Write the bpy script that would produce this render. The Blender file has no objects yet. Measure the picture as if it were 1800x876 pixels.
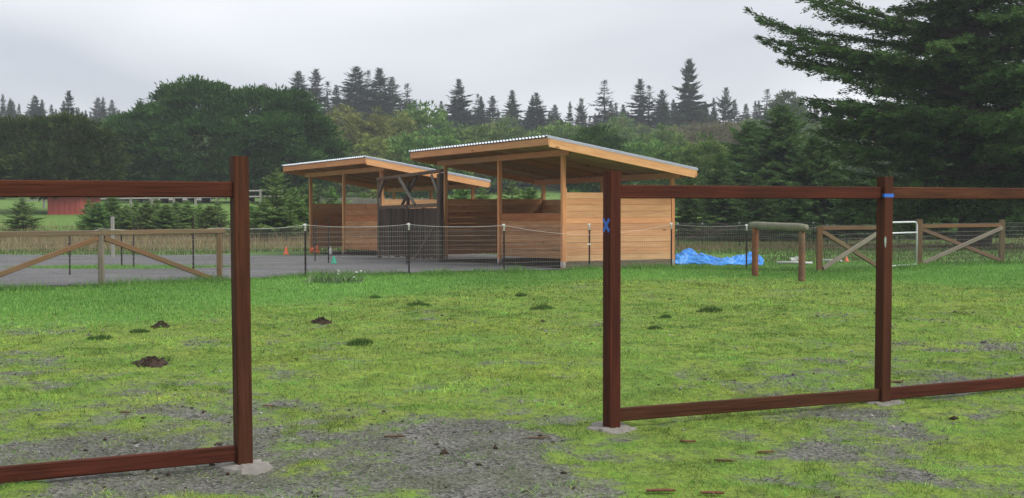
import bpy, math, random
import numpy as np
from mathutils import Vector, Matrix

R = math.radians
random.seed(7)
S = bpy.context.scene
C = S.collection

# ------------------------------------------------------------------ camera
F, CX, CY, EYE, HORIZON = 2340.0, 900.0, 438.0, 1.52, 358.0
PITCH = math.atan((CY - HORIZON) / F)
cam_data = bpy.data.cameras.new("camera")
cam_data.sensor_fit = 'HORIZONTAL'
cam_data.sensor_width = 36.0
cam_data.lens = 36.0 * F / 1800.0
cam_data.clip_start = 0.1
cam_data.clip_end = 4000.0
cam = bpy.data.objects.new("camera", cam_data)
C.objects.link(cam)
cam.location = (0, 0, EYE)
cam.rotation_euler = (R(90) - PITCH, 0, 0)
S.camera = cam
S.view_settings.view_transform = 'Standard'
S.view_settings.look = 'None'
S.view_settings.gamma = 1.0
S.view_settings.exposure = 1.25

# ------------------------------------------------------------------ sky and sun (overcast)
SUN_EL, SUN_AZ = R(46), R(118)          # azimuth clockwise from the viewing direction: right and a little behind
world = bpy.data.worlds.new("World")
S.world = world
world.use_nodes = True
wn, wl = world.node_tree.nodes, world.node_tree.links
wn.clear()
w_out = wn.new("ShaderNodeOutputWorld")
w_bg = wn.new("ShaderNodeBackground"); w_bg.inputs["Strength"].default_value = 0.1
w_sky = wn.new("ShaderNodeTexSky"); w_sky.sky_type = 'NISHITA'; w_sky.sun_disc = False
w_sky.sun_elevation = SUN_EL; w_sky.sun_rotation = SUN_AZ
w_tc = wn.new("ShaderNodeTexCoord")
w_sep = wn.new("ShaderNodeSeparateXYZ"); wl.new(w_tc.outputs["Generated"], w_sep.inputs[0])
w_add = wn.new("ShaderNodeMath"); w_add.operation = 'ADD'; w_add.inputs[1].default_value = 0.17
w_abs = wn.new("ShaderNodeMath"); w_abs.operation = 'ABSOLUTE'; wl.new(w_sep.outputs[2], w_abs.inputs[0]); wl.new(w_abs.outputs[0], w_add.inputs[0])
w_dx = wn.new("ShaderNodeMath"); w_dx.operation = 'DIVIDE'; wl.new(w_sep.outputs[0], w_dx.inputs[0]); wl.new(w_add.outputs[0], w_dx.inputs[1])
w_dy = wn.new("ShaderNodeMath"); w_dy.operation = 'DIVIDE'; wl.new(w_sep.outputs[1], w_dy.inputs[0]); wl.new(w_add.outputs[0], w_dy.inputs[1])
w_cmb = wn.new("ShaderNodeCombineXYZ"); wl.new(w_dx.outputs[0], w_cmb.inputs[0]); wl.new(w_dy.outputs[0], w_cmb.inputs[1])
w_n = wn.new("ShaderNodeTexNoise"); w_n.inputs["Scale"].default_value = 0.5; w_n.inputs["Detail"].default_value = 3; w_n.inputs["Roughness"].default_value = 0.45
w_n.inputs["Distortion"].default_value = 0.4
w_map = wn.new("ShaderNodeMapping"); w_map.inputs["Location"].default_value = (48.1, 24.7, 0); wl.new(w_cmb.outputs[0], w_map.inputs["Vector"]); wl.new(w_map.outputs[0], w_n.inputs["Vector"])
w_ramp = wn.new("ShaderNodeValToRGB")
w_ramp.color_ramp.elements[0].position = 0.38; w_ramp.color_ramp.elements[0].color = (2.55, 2.68, 2.95, 1)
w_ramp.color_ramp.elements[1].position = 0.63; w_ramp.color_ramp.elements[1].color = (4.95, 4.98, 5.08, 1)
wl.new(w_n.outputs["Fac"], w_ramp.inputs[0])
w_mix = wn.new("ShaderNodeMix"); w_mix.data_type = 'RGBA'; w_mix.inputs["Factor"].default_value = 0.95
wl.new(w_sky.outputs[0], w_mix.inputs["A"]); wl.new(w_ramp.outputs[0], w_mix.inputs["B"])
wl.new(w_mix.outputs["Result"], w_bg.inputs["Color"])
wl.new(w_bg.outputs[0], w_out.inputs["Surface"])

sun_data = bpy.data.lights.new("sun", 'SUN')
sun_data.energy = 1.5
sun_data.angle = R(35)
sun_data.color = (1.0, 0.965, 0.91)
sun = bpy.data.objects.new("sun", sun_data)
C.objects.link(sun)
sd = Vector((math.sin(SUN_AZ) * math.cos(SUN_EL), math.cos(SUN_AZ) * math.cos(SUN_EL), math.sin(SUN_EL)))
sun.rotation_euler = sd.to_track_quat('Z', 'Y').to_euler()

# ------------------------------------------------------------------ small maths
def _hash(ix, iy, s):
    h = (ix.astype(np.int64) * 374761393 + iy.astype(np.int64) * 668265263 + s * 974711) & 0x7fffffff
    h = ((h ^ (h >> 13)) * 1274126177) & 0x7fffffff
    return ((h ^ (h >> 16)) & 0xffff) / 65535.0

def vnoise(x, y, s=0):
    x = np.asarray(x, float); y = np.asarray(y, float)
    ix = np.floor(x); iy = np.floor(y); fx = x - ix; fy = y - iy
    fx = fx * fx * (3 - 2 * fx); fy = fy * fy * (3 - 2 * fy)
    a = _hash(ix, iy, s); b = _hash(ix + 1, iy, s); c = _hash(ix, iy + 1, s); d = _hash(ix + 1, iy + 1, s)
    return (a * (1 - fx) + b * fx) * (1 - fy) + (c * (1 - fx) + d * fx) * fy

def fbm(x, y, s=0, o=4):
    r = 0; a = 0.5; t = 0
    x = np.asarray(x, float); y = np.asarray(y, float)
    for i in range(o):
        r = r + a * vnoise(x, y, s + i * 17); t += a
        x = x * 2.03 + 13.1; y = y * 2.03 + 7.7; a *= 0.5
    return r / t

def sstep(a, b, x):
    t = np.clip((np.asarray(x, float) - a) / (b - a), 0, 1)
    return t * t * (3 - 2 * t)

# shelter line: P3 is the near corner post, U runs back along the open front, W along the side wall
YAW = 0.505
P3 = Vector((1.171, 30.452, 0)); U = Vector((-math.sin(YAW), math.cos(YAW), 0)); W = Vector((math.cos(YAW), math.sin(YAW), 0))
L1, WD, OF, OB, OL = 6.11, 3.05, 0.738, 0.26, 0.588
GAP = 4.32

def terrain(x, y):
    x = np.asarray(x, float); y = np.asarray(y, float)
    s = (x - P3.x) * U.x + (y - P3.y) * U.y
    z = 0.02 * sstep(-12, 0, s) - 0.0125 * 20 * sstep(-6, 32, s)
    z = z + 1.95 * sstep(48, 112, y)                               # far lawn climbs to the trees
    z = z + 11.5 * sstep(118, 290, y + 0.06 * x) + 12 * sstep(270, 520, y)
    z = z + (fbm(x * 0.02, y * 0.02, 5, 3) - 0.5) * 3.0 * sstep(130, 220, y)
    return z

def cushion(x, y):
    return fbm(x * 4.2, y * 3.4, 9, 3)

def fine_relief(x, y):
    near = 1 - sstep(33, 45, y)
    return near * ((fbm(x * 0.7, y * 0.7, 3, 4) - 0.5) * 0.07 + (cushion(x, y) - 0.5) * 0.055 + (fbm(x * 11, y * 8, 11, 2) - 0.5) * 0.014 * (1 - sstep(14, 22, y)))

def ground_z(x, y):
    return float(terrain(x, y) + fine_relief(x, y))

def ray(px, py):
    a = (px - CX) / F; b = (CY - py) / F
    c, s = math.cos(PITCH), math.sin(PITCH)
    return Vector((a, c + b * s, -s + b * c))

def G(px, py):
    """Ground point that the photograph shows at px, py."""
    d = ray(px, py); z = 0.0; p = None
    for _ in range(12):
        t = (z - EYE) / d.z
        p = Vector((0, 0, EYE)) + d * t
        z = float(terrain(p.x, p.y)) if p.y < 200 else 0
    p.z = ground_z(p.x, p.y)
    return p

def A(px, py, y):
    """Point at distance y seen at px, py."""
    d = ray(px, py)
    return Vector((0, 0, EYE)) + d * (y / d.y)

def PX(px, y):
    return (px - CX) / F * y * 1.0

# ------------------------------------------------------------------ materials
def new_mat(name):
    m = bpy.data.materials.new(name); m.use_nodes = True
    nt = m.node_tree; bs = nt.nodes["Principled BSDF"]
    return m, nt.nodes, nt.links, bs

def nd(n, t, **kw):
    o = n.new(t)
    for k, v in kw.items():
        if k in o.inputs: o.inputs[k].default_value = v
        else: setattr(o, k, v)
    return o

def mixc(n, l, fac, a, b, blend='MIX'):
    o = n.new("ShaderNodeMix"); o.data_type = 'RGBA'; o.blend_type = blend
    for key, v in (("Factor", fac), ("A", a), ("B", b)):
        sock = [i for i in o.inputs if i.name == key and (i.type == 'RGBA' if key != "Factor" else i.type == 'VALUE')][0]
        if hasattr(v, "links"): l.new(v, sock)
        else: sock.default_value = v if key == "Factor" else (v[0], v[1], v[2], 1)
    return [i for i in o.outputs if i.type == 'RGBA'][0]

def ramp(n, l, src, stops):
    o = n.new("ShaderNodeValToRGB"); cr = o.color_ramp
    while len(cr.elements) < len(stops): cr.elements.new(0.5)
    for e, (p, c) in zip(cr.elements, stops):
        e.position = p; e.color = (c, c, c, 1) if not isinstance(c, tuple) else (*c, 1)
    l.new(src, o.inputs[0]); return o.outputs[0]

def mth(n, l, op, a, b=None):
    o = n.new("ShaderNodeMath"); o.operation = op
    for i, v in enumerate((a, b)):
        if v is None: continue
        if hasattr(v, "links"): l.new(v, o.inputs[i])
        else: o.inputs[i].default_value = v
    return o.outputs[0]

def bump(n, l, bs, h, dist, strength=1.0):
    b = nd(n, "ShaderNodeBump", Strength=strength, Distance=dist)
    l.new(h, b.inputs["Height"]); l.new(b.outputs[0], bs.inputs["Normal"])

def wood(name, c1, c2, knot=0.25, rough=0.7, vary=0.25, stain=0.0, stain_col=(0.1, 0.09, 0.075), grain=1.0, spec=0.15, ends=0.0, satv=0.3, streak=0.0):
    """Sawn timber, grain along the piece's own X axis, every piece a little different."""
    m, n, l, bs = new_mat(name)
    tc = n.new("ShaderNodeTexCoord"); oi = n.new("ShaderNodeObjectInfo")
    off = nd(n, "ShaderNodeVectorMath", operation='SCALE'); off.inputs[0].default_value = (37, 11, 23); l.new(oi.outputs["Random"], off.inputs["Scale"])
    v = nd(n, "ShaderNodeVectorMath", operation='ADD'); l.new(tc.outputs["Object"], v.inputs[0]); l.new(off.outputs[0], v.inputs[1])
    mp = nd(n, "ShaderNodeMapping"); mp.inputs["Scale"].default_value = (1.1, 26, 26); l.new(v.outputs[0], mp.inputs["Vector"])
    g1 = nd(n, "ShaderNodeTexNoise", Scale=1.6, Detail=6, Roughness=0.65, Distortion=0.6); l.new(mp.outputs[0], g1.inputs["Vector"])
    mp2 = nd(n, "ShaderNodeMapping"); mp2.inputs["Scale"].default_value = (0.6, 5, 5); l.new(v.outputs[0], mp2.inputs["Vector"])
    g2 = nd(n, "ShaderNodeTexNoise", Scale=1.3, Detail=4, Roughness=0.55, Distortion=1.4); l.new(mp2.outputs[0], g2.inputs["Vector"])
    gm = mth(n, l, 'ADD', mth(n, l, 'MULTIPLY', g1.outputs["Fac"], 0.55), mth(n, l, 'MULTIPLY', g2.outputs["Fac"], 0.45))
    f = ramp(n, l, gm, [(0.36, 0.0), (0.66, 1.0)])
    col = mixc(n, l, f, c2, c1)
    # board-to-board tone
    hsv = n.new("ShaderNodeHueSaturation")
    rv = mth(n, l, 'ADD', mth(n, l, 'MULTIPLY', oi.outputs["Random"], 2 * vary), 1 - vary)
    r2 = mth(n, l, 'FRACT', mth(n, l, 'MULTIPLY', oi.outputs["Random"], 91.7))
    l.new(rv, hsv.inputs["Value"]); l.new(mth(n, l, 'ADD', mth(n, l, 'MULTIPLY', r2, 0.02), 0.492), hsv.inputs["Hue"])
    l.new(mth(n, l, 'ADD', mth(n, l, 'MULTIPLY', r2, -satv), 1.02 + satv * .3), hsv.inputs["Saturation"])
    l.new(col, hsv.inputs["Color"]); col = hsv.outputs[0]
    if streak:
        m3 = nd(n, "ShaderNodeMapping"); m3.inputs["Scale"].default_value = (1.7, 75, 75); l.new(v.outputs[0], m3.inputs["Vector"])
        g3 = nd(n, "ShaderNodeTexNoise", Scale=1.0, Detail=3, Roughness=0.7, Distortion=0.3); l.new(m3.outputs[0], g3.inputs["Vector"])
        col = mixc(n, l, mth(n, l, 'MULTIPLY', ramp(n, l, g3.outputs["Fac"], [(0.50, 0.0), (0.66, 1.0)]), streak), col, tuple(0.35 * q for q in c2))
        m4 = nd(n, "ShaderNodeTexNoise", Scale=3.0, Detail=5, Roughness=0.6); l.new(v.outputs[0], m4.inputs["Vector"])
        col = mixc(n, l, mth(n, l, 'MULTIPLY', ramp(n, l, m4.outputs["Fac"], [(0.45, 0.0), (0.75, 1.0)]), .5), col, tuple(1.1 * q for q in c2))
    if knot:
        mk = nd(n, "ShaderNodeMapping"); mk.inputs["Scale"].default_value = (1.6, 5.0, 5.0); l.new(v.outputs[0], mk.inputs["Vector"])
        vo = nd(n, "ShaderNodeTexVoronoi", Scale=1.0, Randomness=1.0); l.new(mk.outputs[0], vo.inputs["Vector"])
        kf = ramp(n, l, vo.outputs["Distance"], [(0.045, 1.0), (0.13, 0.0)])
        col = mixc(n, l, mth(n, l, 'MULTIPLY', kf, knot * 3), col, tuple(0.3 * q for q in c2))
    if stain:
        st = nd(n, "ShaderNodeTexNoise", Scale=1.1, Detail=5, Roughness=0.6); 
        ms = nd(n, "ShaderNodeMapping"); ms.inputs["Scale"].default_value = (0.8, 2.4, 2.4); l.new(v.outputs[0], ms.inputs["Vector"]); l.new(ms.outputs[0], st.inputs["Vector"])
        sf = ramp(n, l, st.outputs["Fac"], [(0.48, 0.0), (0.68, 1.0)])
        col = mixc(n, l, mth(n, l, 'MULTIPLY', sf, stain), col, stain_col)
    l.new(col, bs.inputs["Base Color"])
    bs.inputs["Roughness"].default_value = rough
    bs.inputs["Specular IOR Level"].default_value = spec
    bump(n, l, bs, g1.outputs["Fac"], 0.004 * grain, 0.6)
    return m

def plain(name, col, rough=0.6, metal=0.0, noise=0.15, scale=12.0, spec=0.4, dark=0.5):
    m, n, l, bs = new_mat(name)
    tc = n.new("ShaderNodeTexCoord")
    t = nd(n, "ShaderNodeTexNoise", Scale=scale, Detail=5, Roughness=0.6); l.new(tc.outputs["Object"], t.inputs["Vector"])
    f = ramp(n, l, t.outputs["Fac"], [(0.35, 1.0), (0.7, 0.0)])
    l.new(mixc(n, l, mth(n, l, 'MULTIPLY', f, noise), col, tuple(dark * q for q in col)), bs.inputs["Base Color"])
    bs.inputs["Roughness"].default_value = rough; bs.inputs["Metallic"].default_value = metal
    bs.inputs["Specular IOR Level"].default_value = spec
    bump(n, l, bs, t.outputs["Fac"], 0.002, 0.4)
    return m

def leaf(name, c1, c2, vary=0.18, trans=0.22, rough=0.65, attr=None):
    m, n, l, bs = new_mat(name)
    if attr:
        a = n.new("ShaderNodeAttribute"); a.attribute_name = attr
        col = a.outputs["Color"]
    else:
        a = n.new("ShaderNodeAttribute"); a.attribute_name = "tint"
        col = mixc(n, l, a.outputs["Fac"], c1, c2)
    oi = n.new("ShaderNodeObjectInfo")
    hsv = n.new("ShaderNodeHueSaturation")
    l.new(mth(n, l, 'ADD', mth(n, l, 'MULTIPLY', oi.outputs["Random"], 2 * vary), 1 - vary), hsv.inputs["Value"])
    l.new(mth(n, l, 'ADD', mth(n, l, 'MULTIPLY', oi.outputs["Random"], 0.03), 0.485), hsv.inputs["Hue"])
    l.new(col, hsv.inputs["Color"])
    l.new(hsv.outputs[0], bs.inputs["Base Color"])
    bs.inputs["Roughness"].default_value = rough; bs.inputs["Specular IOR Level"].default_value = 0.04
    tr = n.new("ShaderNodeBsdfTranslucent"); l.new(hsv.outputs[0], tr.inputs["Color"])
    mx = n.new("ShaderNodeMixShader"); mx.inputs[0].default_value = trans
    out = n["Material Output"] if "Material Output" in n else [k for k in n if k.type == 'OUTPUT_MATERIAL'][0]
    l.new(bs.outputs[0], mx.inputs[1]); l.new(tr.outputs[0], mx.inputs[2]); l.new(mx.outputs[0], out.inputs["Surface"])
    return m

M = {}
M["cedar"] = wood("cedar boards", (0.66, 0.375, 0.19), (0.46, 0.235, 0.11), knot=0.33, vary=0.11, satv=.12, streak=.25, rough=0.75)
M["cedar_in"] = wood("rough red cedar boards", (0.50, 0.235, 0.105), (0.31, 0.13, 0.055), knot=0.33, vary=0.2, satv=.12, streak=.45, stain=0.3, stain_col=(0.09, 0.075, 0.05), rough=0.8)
M["fir"] = wood("fir framing timber", (0.64, 0.335, 0.155), (0.46, 0.21, 0.088), knot=0.3, vary=0.11, satv=.1, streak=.2, rough=0.75)
M["rafter"] = wood("fir rafters", (0.60, 0.34, 0.17), (0.45, 0.23, 0.105), knot=0.2, vary=0.12, rough=0.8)
M["treated"] = wood("weathered treated sill", (0.17, 0.125, 0.085), (0.10, 0.075, 0.05), knot=0.1, vary=0.15)
M["stained"] = wood("dark red stained timber", (0.098, 0.032, 0.017), (0.042, 0.015, 0.009), knot=0.33, vary=0.05, rough=0.65, spec=0.08, grain=2.0, satv=.04, streak=.55)
M["gatewood"] = wood("weathered grey planks", (0.088, 0.062, 0.048), (0.034, 0.024, 0.019), knot=0.2, vary=0.3, rough=0.85, grain=1.6)
M["oldbeam"] = wood("weathered brown beam", (0.15, 0.105, 0.07), (0.08, 0.055, 0.04), knot=0.2, vary=0.2, rough=0.85)
M["palebeam"] = wood("silvery bleached timber", (0.22, 0.195, 0.155), (0.14, 0.12, 0.092), knot=0.2, vary=0.15, rough=0.85)
M["brownrail"] = wood("brown weathered rail", (0.185, 0.115, 0.062), (0.115, 0.068, 0.038), knot=0.2, vary=0.14, rough=0.8, stain=0.35, stain_col=(0.12, 0.125, 0.07))
M["post_red"] = wood("reddish round post", (0.23, 0.10, 0.05), (0.10, 0.06, 0.04), knot=0.2, vary=0.1, rough=0.8, stain=0.6, stain_col=(0.1, 0.11, 0.06))
M["log_grey"] = wood("mossy grey log", (0.23, 0.225, 0.16), (0.13, 0.135, 0.09), knot=0.25, vary=0.05, rough=0.85)
M["steel"] = plain("galvanised steel", (0.60, 0.63, 0.68), rough=0.35, metal=0.85, noise=0.25, scale=6)
M["roofmetal"] = plain("galvalume roofing", (0.30, 0.33, 0.37), rough=0.42, metal=0.6, noise=0.15, scale=3)
M["gatepipe"] = plain("painted gate pipe", (0.62, 0.64, 0.66), rough=0.45, metal=0.2, noise=0.2, scale=9)
M["wire"] = plain("galvanised wire", (0.26, 0.25, 0.23), rough=0.6, metal=0.3, noise=0.4, scale=8)
M["tpost"] = plain("rusty dark steel post", (0.035, 0.026, 0.022), rough=0.7, metal=0.2, noise=0.5, scale=20)
M["tpost_top"] = plain("pale painted post tip", (0.44, 0.42, 0.33), rough=0.7, noise=0.4, scale=30)
M["white"] = plain("white plastic", (0.72, 0.73, 0.72), rough=0.5, noise=0.1)
M["tape_white"] = plain("white electric tape", (0.66, 0.66, 0.62), rough=0.6, noise=0.15)
M["blue_tape"] = plain("blue painter tape", (0.022, 0.13, 0.50), rough=0.6, noise=0.15, scale=40)
M["paint_mark"] = plain("pale green paint mark", (0.26, 0.34, 0.28), rough=0.7, noise=0.5, scale=60)
M["orange"] = plain("orange cone plastic", (0.75, 0.13, 0.025), rough=0.5, noise=0.1)
M["coral"] = plain("faded red cone plastic", (0.75, 0.17, 0.09), rough=0.5, noise=0.1)
M["teal"] = plain("green cone plastic", (0.01, 0.33, 0.2), rough=0.5, noise=0.1)
M["concrete"] = plain("concrete footing", (0.25, 0.235, 0.21), rough=0.9, noise=0.6, scale=12, spec=0.1, dark=.5)
M["redbarn"] = plain("red barn siding", (0.36, 0.075, 0.06), rough=0.8, noise=0.3, scale=4)
M["barnroof"] = plain("grey barn roofing", (0.22, 0.19, 0.18), rough=0.7, noise=0.3, scale=3)
M["pinkroof"] = plain("red metal roof", (0.42, 0.09, 0.09), rough=0.6, noise=0.2, scale=3)
M["darkglass"] = plain("dark opening", (0.02, 0.02, 0.022), rough=0.4, noise=0.1)
M["whiterail"] = plain("weathered white rail", (0.30, 0.29, 0.26), rough=0.8, noise=0.35, scale=5)
M["shake"] = wood("weathered grey fence boards", (0.22, 0.2, 0.18), (0.12, 0.11, 0.1), knot=0.15, vary=0.25)
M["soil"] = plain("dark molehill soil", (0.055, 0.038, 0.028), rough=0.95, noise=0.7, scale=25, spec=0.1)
M["stone"] = plain("grey stones", (0.16, 0.155, 0.15), rough=0.8, noise=0.5, scale=30, spec=0.3)
M["barkchip"] = plain("red bark", (0.15, 0.055, 0.028), rough=0.8, noise=0.6, scale=25)
M["stick"] = plain("brown stick", (0.12, 0.075, 0.045), rough=0.9, noise=0.5, scale=25)
M["pvc"] = plain("pale pipe", (0.55, 0.55, 0.53), rough=0.5, noise=0.25)
M["bark"] = plain("grey brown bark", (0.075, 0.06, 0.05), rough=0.95, noise=0.6, scale=6, spec=0.1)
M["bark_pale"] = plain("pale bark", (0.17, 0.15, 0.125), rough=0.95, noise=0.5, scale=6, spec=0.1)
M["cutbrush"] = plain("cut branches", (0.075, 0.055, 0.045), rough=0.95, noise=0.6, scale=6, spec=0.1)
M["spruce"] = leaf("spruce needles", (0.018, 0.036, 0.020), (0.044, 0.070, 0.032), vary=0.22)
M["redwood"] = leaf("redwood needles", (0.026, 0.048, 0.022), (0.06, 0.086, 0.034), vary=0.1)
M["cypress"] = leaf("cypress foliage", (0.020, 0.056, 0.014), (0.075, 0.150, 0.034), vary=0.06)
M["cypress_dark"] = leaf("dark cypress foliage", (0.028, 0.068, 0.02), (0.105, 0.195, 0.048), vary=0.05)
M["cypress_rust"] = leaf("rusty cypress foliage", (0.022, 0.052, 0.014), (0.075, 0.105, 0.028), vary=0.05)
M["willow"] = leaf("olive willow leaves", (0.10, 0.135, 0.04), (0.30, 0.335, 0.09), vary=0.2)
M["alder"] = leaf("green alder leaves", (0.06, 0.13, 0.034), (0.195, 0.285, 0.075), vary=0.22)
M["hazel"] = leaf("brownish thicket twigs", (0.11, 0.115, 0.055), (0.20, 0.185, 0.105), vary=0.12)
M["sapling"] = leaf("young conifer needles", (0.085, 0.165, 0.045), (0.22, 0.33, 0.095), vary=0.2)
M["midfir"] = leaf("bushy conifer needles", (0.042, 0.098, 0.03), (0.125, 0.215, 0.06), vary=0.14)
M["blade"] = leaf("grass blades", None, None, vary=0.0, trans=0.3, attr="col")
M["weedleaf"] = leaf("weed leaves", (0.07, 0.15, 0.05), (0.12, 0.22, 0.08), vary=0.1)

# blue tarpaulin
m, n, l, bs = new_mat("blue tarpaulin"); M["tarp"] = m
tc = n.new("ShaderNodeTexCoord"); t = nd(n, "ShaderNodeTexNoise", Scale=5, Detail=5); l.new(tc.outputs["Object"], t.inputs["Vector"])
l.new(mixc(n, l, t.outputs["Fac"], (0.02, 0.17, 0.60), (0.05, 0.33, 0.82)), bs.inputs["Base Color"]); bs.inputs["Roughness"].default_value = 0.38
t2 = nd(n, "ShaderNodeTexNoise", Scale=16, Detail=4); l.new(tc.outputs["Object"], t2.inputs["Vector"]); bump(n, l, bs, t2.outputs["Fac"], 0.02, 0.6)

# ground: moss and gravel in patches (own variation of the ground, mask per vertex), lawn, dry grass
def gravel_nodes(n, l, tc, lo, hi):
    v1 = nd(n, "ShaderNodeTexVoronoi", Scale=55.0); l.new(tc, v1.inputs["Vector"])
    sepc = n.new("ShaderNodeSeparateColor"); l.new(v1.outputs["Color"], sepc.inputs[0])
    big = nd(n, "ShaderNodeTexNoise", Scale=2.2, Detail=6, Roughness=0.7); l.new(tc, big.inputs["Vector"])
    f = mth(n, l, 'ADD', mth(n, l, 'MULTIPLY', sepc.outputs[0], 0.5), mth(n, l, 'MULTIPLY', big.outputs["Fac"], 0.5))
    col = mixc(n, l, ramp(n, l, f, [(0.25, 0.0), (0.75, 1.0)]), lo, hi)
    return col, v1.outputs["Distance"]

m, n, l, bs = new_mat("mossy ground"); M["ground"] = m
tc = n.new("ShaderNodeTexCoord").outputs["Object"]
at = n.new("ShaderNodeAttribute"); at.attribute_name = "mask"
sp = n.new("ShaderNodeSeparateColor"); l.new(at.outputs["Color"], sp.inputs[0])
gcol, gh = gravel_nodes(n, l, tc, (0.042, 0.041, 0.037), (0.195, 0.19, 0.176))
nz = nd(n, "ShaderNodeTexNoise", Scale=9, Detail=8, Roughness=0.75); l.new(tc, nz.inputs["Vector"])
nz2 = nd(n, "ShaderNodeTexNoise", Scale=1.3, Detail=5, Roughness=0.6); l.new(tc, nz2.inputs["Vector"])
nz3 = nd(n, "ShaderNodeTexNoise", Scale=40, Detail=4, Roughness=0.7); l.new(tc, nz3.inputs["Vector"])
moss = mixc(n, l, ramp(n, l, nz2.outputs["Fac"], [(0.35, 0.0), (0.65, 1.0)]), (0.13, 0.235, 0.04), (0.22, 0.285, 0.05))
moss = mixc(n, l, ramp(n, l, nz.outputs["Fac"], [(0.36, 0.75), (0.54, 0.0)]), moss, (0.05, 0.065, 0.022))
moss = mixc(n, l, ramp(n, l, nz3.outputs["Fac"], [(0.36, 0.6), (0.52, 0.0)]), moss, (0.06, 0.07, 0.03))
fm = mth(n, l, 'ADD', sp.outputs[0], mth(n, l, 'MULTIPLY', mth(n, l, 'SUBTRACT', mth(n, l, 'ADD', mth(n, l, 'MULTIPLY', nz.outputs["Fac"], 0.6), mth(n, l, 'MULTIPLY', nz3.outputs["Fac"], 0.4)), 0.5), 1.9))
fm = ramp(n, l, fm, [(0.30, 0.0), (0.66, 1.0)])
col = mixc(n, l, fm, mixc(n, l, ramp(n, l, nz2.outputs['Fac'], [(0.4, 0.0), (0.62, 0.45)]), gcol, (0.075, 0.09, 0.04)), moss)
lawn = mixc(n, l, nz.outputs["Fac"], (0.07, 0.155, 0.032), (0.14, 0.27, 0.058))
col = mixc(n, l, sp.outputs[1], col, lawn)
dry = mixc(n, l, ramp(n, l, nz.outputs["Fac"], [(0.4, 0.0), (0.6, 1.0)]), (0.21, 0.155, 0.085), (0.12, 0.13, 0.05))
col = mixc(n, l, sp.outputs[2], col, dry)
l.new(col, bs.inputs["Base Color"]); bs.inputs["Roughness"].default_value = 0.9; bs.inputs["Specular IOR Level"].default_value = 0.08
hh = mth(n, l, 'ADD', mth(n, l, 'MULTIPLY', gh, 0.5), mth(n, l, 'MULTIPLY', nz3.outputs["Fac"], 0.8))
bump(n, l, bs, hh, 0.02, 0.7)

m, n, l, bs = new_mat("grey gravel pad"); M["pad"] = m
tc = n.new("ShaderNodeTexCoord").outputs["Object"]
gcol, gh = gravel_nodes(n, l, tc, (0.085, 0.085, 0.090), (0.215, 0.213, 0.222))
nz = nd(n, "ShaderNodeTexNoise", Scale=0.5, Detail=6, Roughness=0.6)
mp = nd(n, "ShaderNodeMapping"); mp.inputs["Scale"].default_value = (0.6, 1.6, 1); l.new(tc, mp.inputs["Vector"]); l.new(mp.outputs[0], nz.inputs["Vector"])
l.new(mixc(n, l, ramp(n, l, nz.outputs["Fac"], [(0.4, 0.0), (0.62, 0.6)]), gcol, (0.09, 0.088, 0.088)), bs.inputs["Base Color"])
bs.inputs["Roughness"].default_value = 0.85; bs.inputs["Specular IOR Level"].default_value = 0.12; bump(n, l, bs, gh, 0.02, 0.8)

# ------------------------------------------------------------------ object helpers
def obj(name, me, mat=None, parent=None, loc=None):
    o = bpy.data.objects.new(name, me); C.objects.link(o)
    if mat is not None and me is not None and not me.materials: me.materials.append(mat)
    if parent is not None: o.parent = parent
    if loc is not None: o.location = loc
    return o

def tag(o, label, cat, group=None):
    o["label"] = label; o["category"] = cat
    if group: o["group"] = group
    return o

def thing(name, label, cat, loc=(0, 0, 0), group=None):
    o = bpy.data.objects.new(name, None); C.objects.link(o); o.location = loc; o.empty_display_size = 0.2
    return tag(o, label, cat, group)

def pymesh(name, vs, fs, smooth=False):
    me = bpy.data.meshes.new(name); me.from_pydata([tuple(v) for v in vs], [], fs); me.update()
    if smooth: me.polygons.foreach_set("use_smooth", [True] * len(me.polygons))
    return me

def npmesh(name, v, tri, mat, tint=None, col=None, smooth=False):
    v = np.ascontiguousarray(v, np.float32); tri = np.ascontiguousarray(tri, np.int32)
    k = tri.shape[1]
    me = bpy.data.meshes.new(name)
    me.vertices.add(len(v)); me.vertices.foreach_set("co", v.ravel())
    me.loops.add(tri.size); me.loops.foreach_set("vertex_index", tri.ravel())
    me.polygons.add(len(tri))
    me.polygons.foreach_set("loop_start", np.arange(0, tri.size, k, dtype=np.int32))
    me.polygons.foreach_set("loop_total", np.full(len(tri), k, np.int32))
    if smooth: me.polygons.foreach_set("use_smooth", np.ones(len(tri), bool))
    if tint is not None:
        a = me.attributes.new("tint", 'FLOAT', 'POINT'); a.data.foreach_set("value", np.ascontiguousarray(tint, np.float32))
    if col is not None:
        a = me.attributes.new("col", 'FLOAT_COLOR', 'POINT')
        c4 = np.ones((len(v), 4), np.float32); c4[:, :3] = col; a.data.foreach_set("color", c4.ravel())
    me.update(); me.validate()
    if mat: me.materials.append(mat)
    return me

_boxes = {}
def box_mesh(l, w, h, bev):
    key = (round(l, 3), round(w, 3), round(h, 3), bev)
    x, y, z = l / 2, w / 2, h / 2
    b = min(bev, 0.3 * min(w, h))
    vs = []; 
    for sx in (-1, 1):
        for (py, pz) in ((-y + b, -z), (y - b, -z), (y, -z + b), (y, z - b), (y - b, z), (-y + b, z), (-y, z - b), (-y, -z + b)):
            vs.append((sx * x, py, pz))
    fs = [tuple(reversed(range(8))), tuple(range(8, 16))]
    fs = [tuple(range(7, -1, -1)), tuple(range(8, 16))]
    for i in range(8):
        j = (i + 1) % 8
        fs.append((i, j, 8 + j, 8 + i))
    return pymesh("timber", vs, fs)

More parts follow.
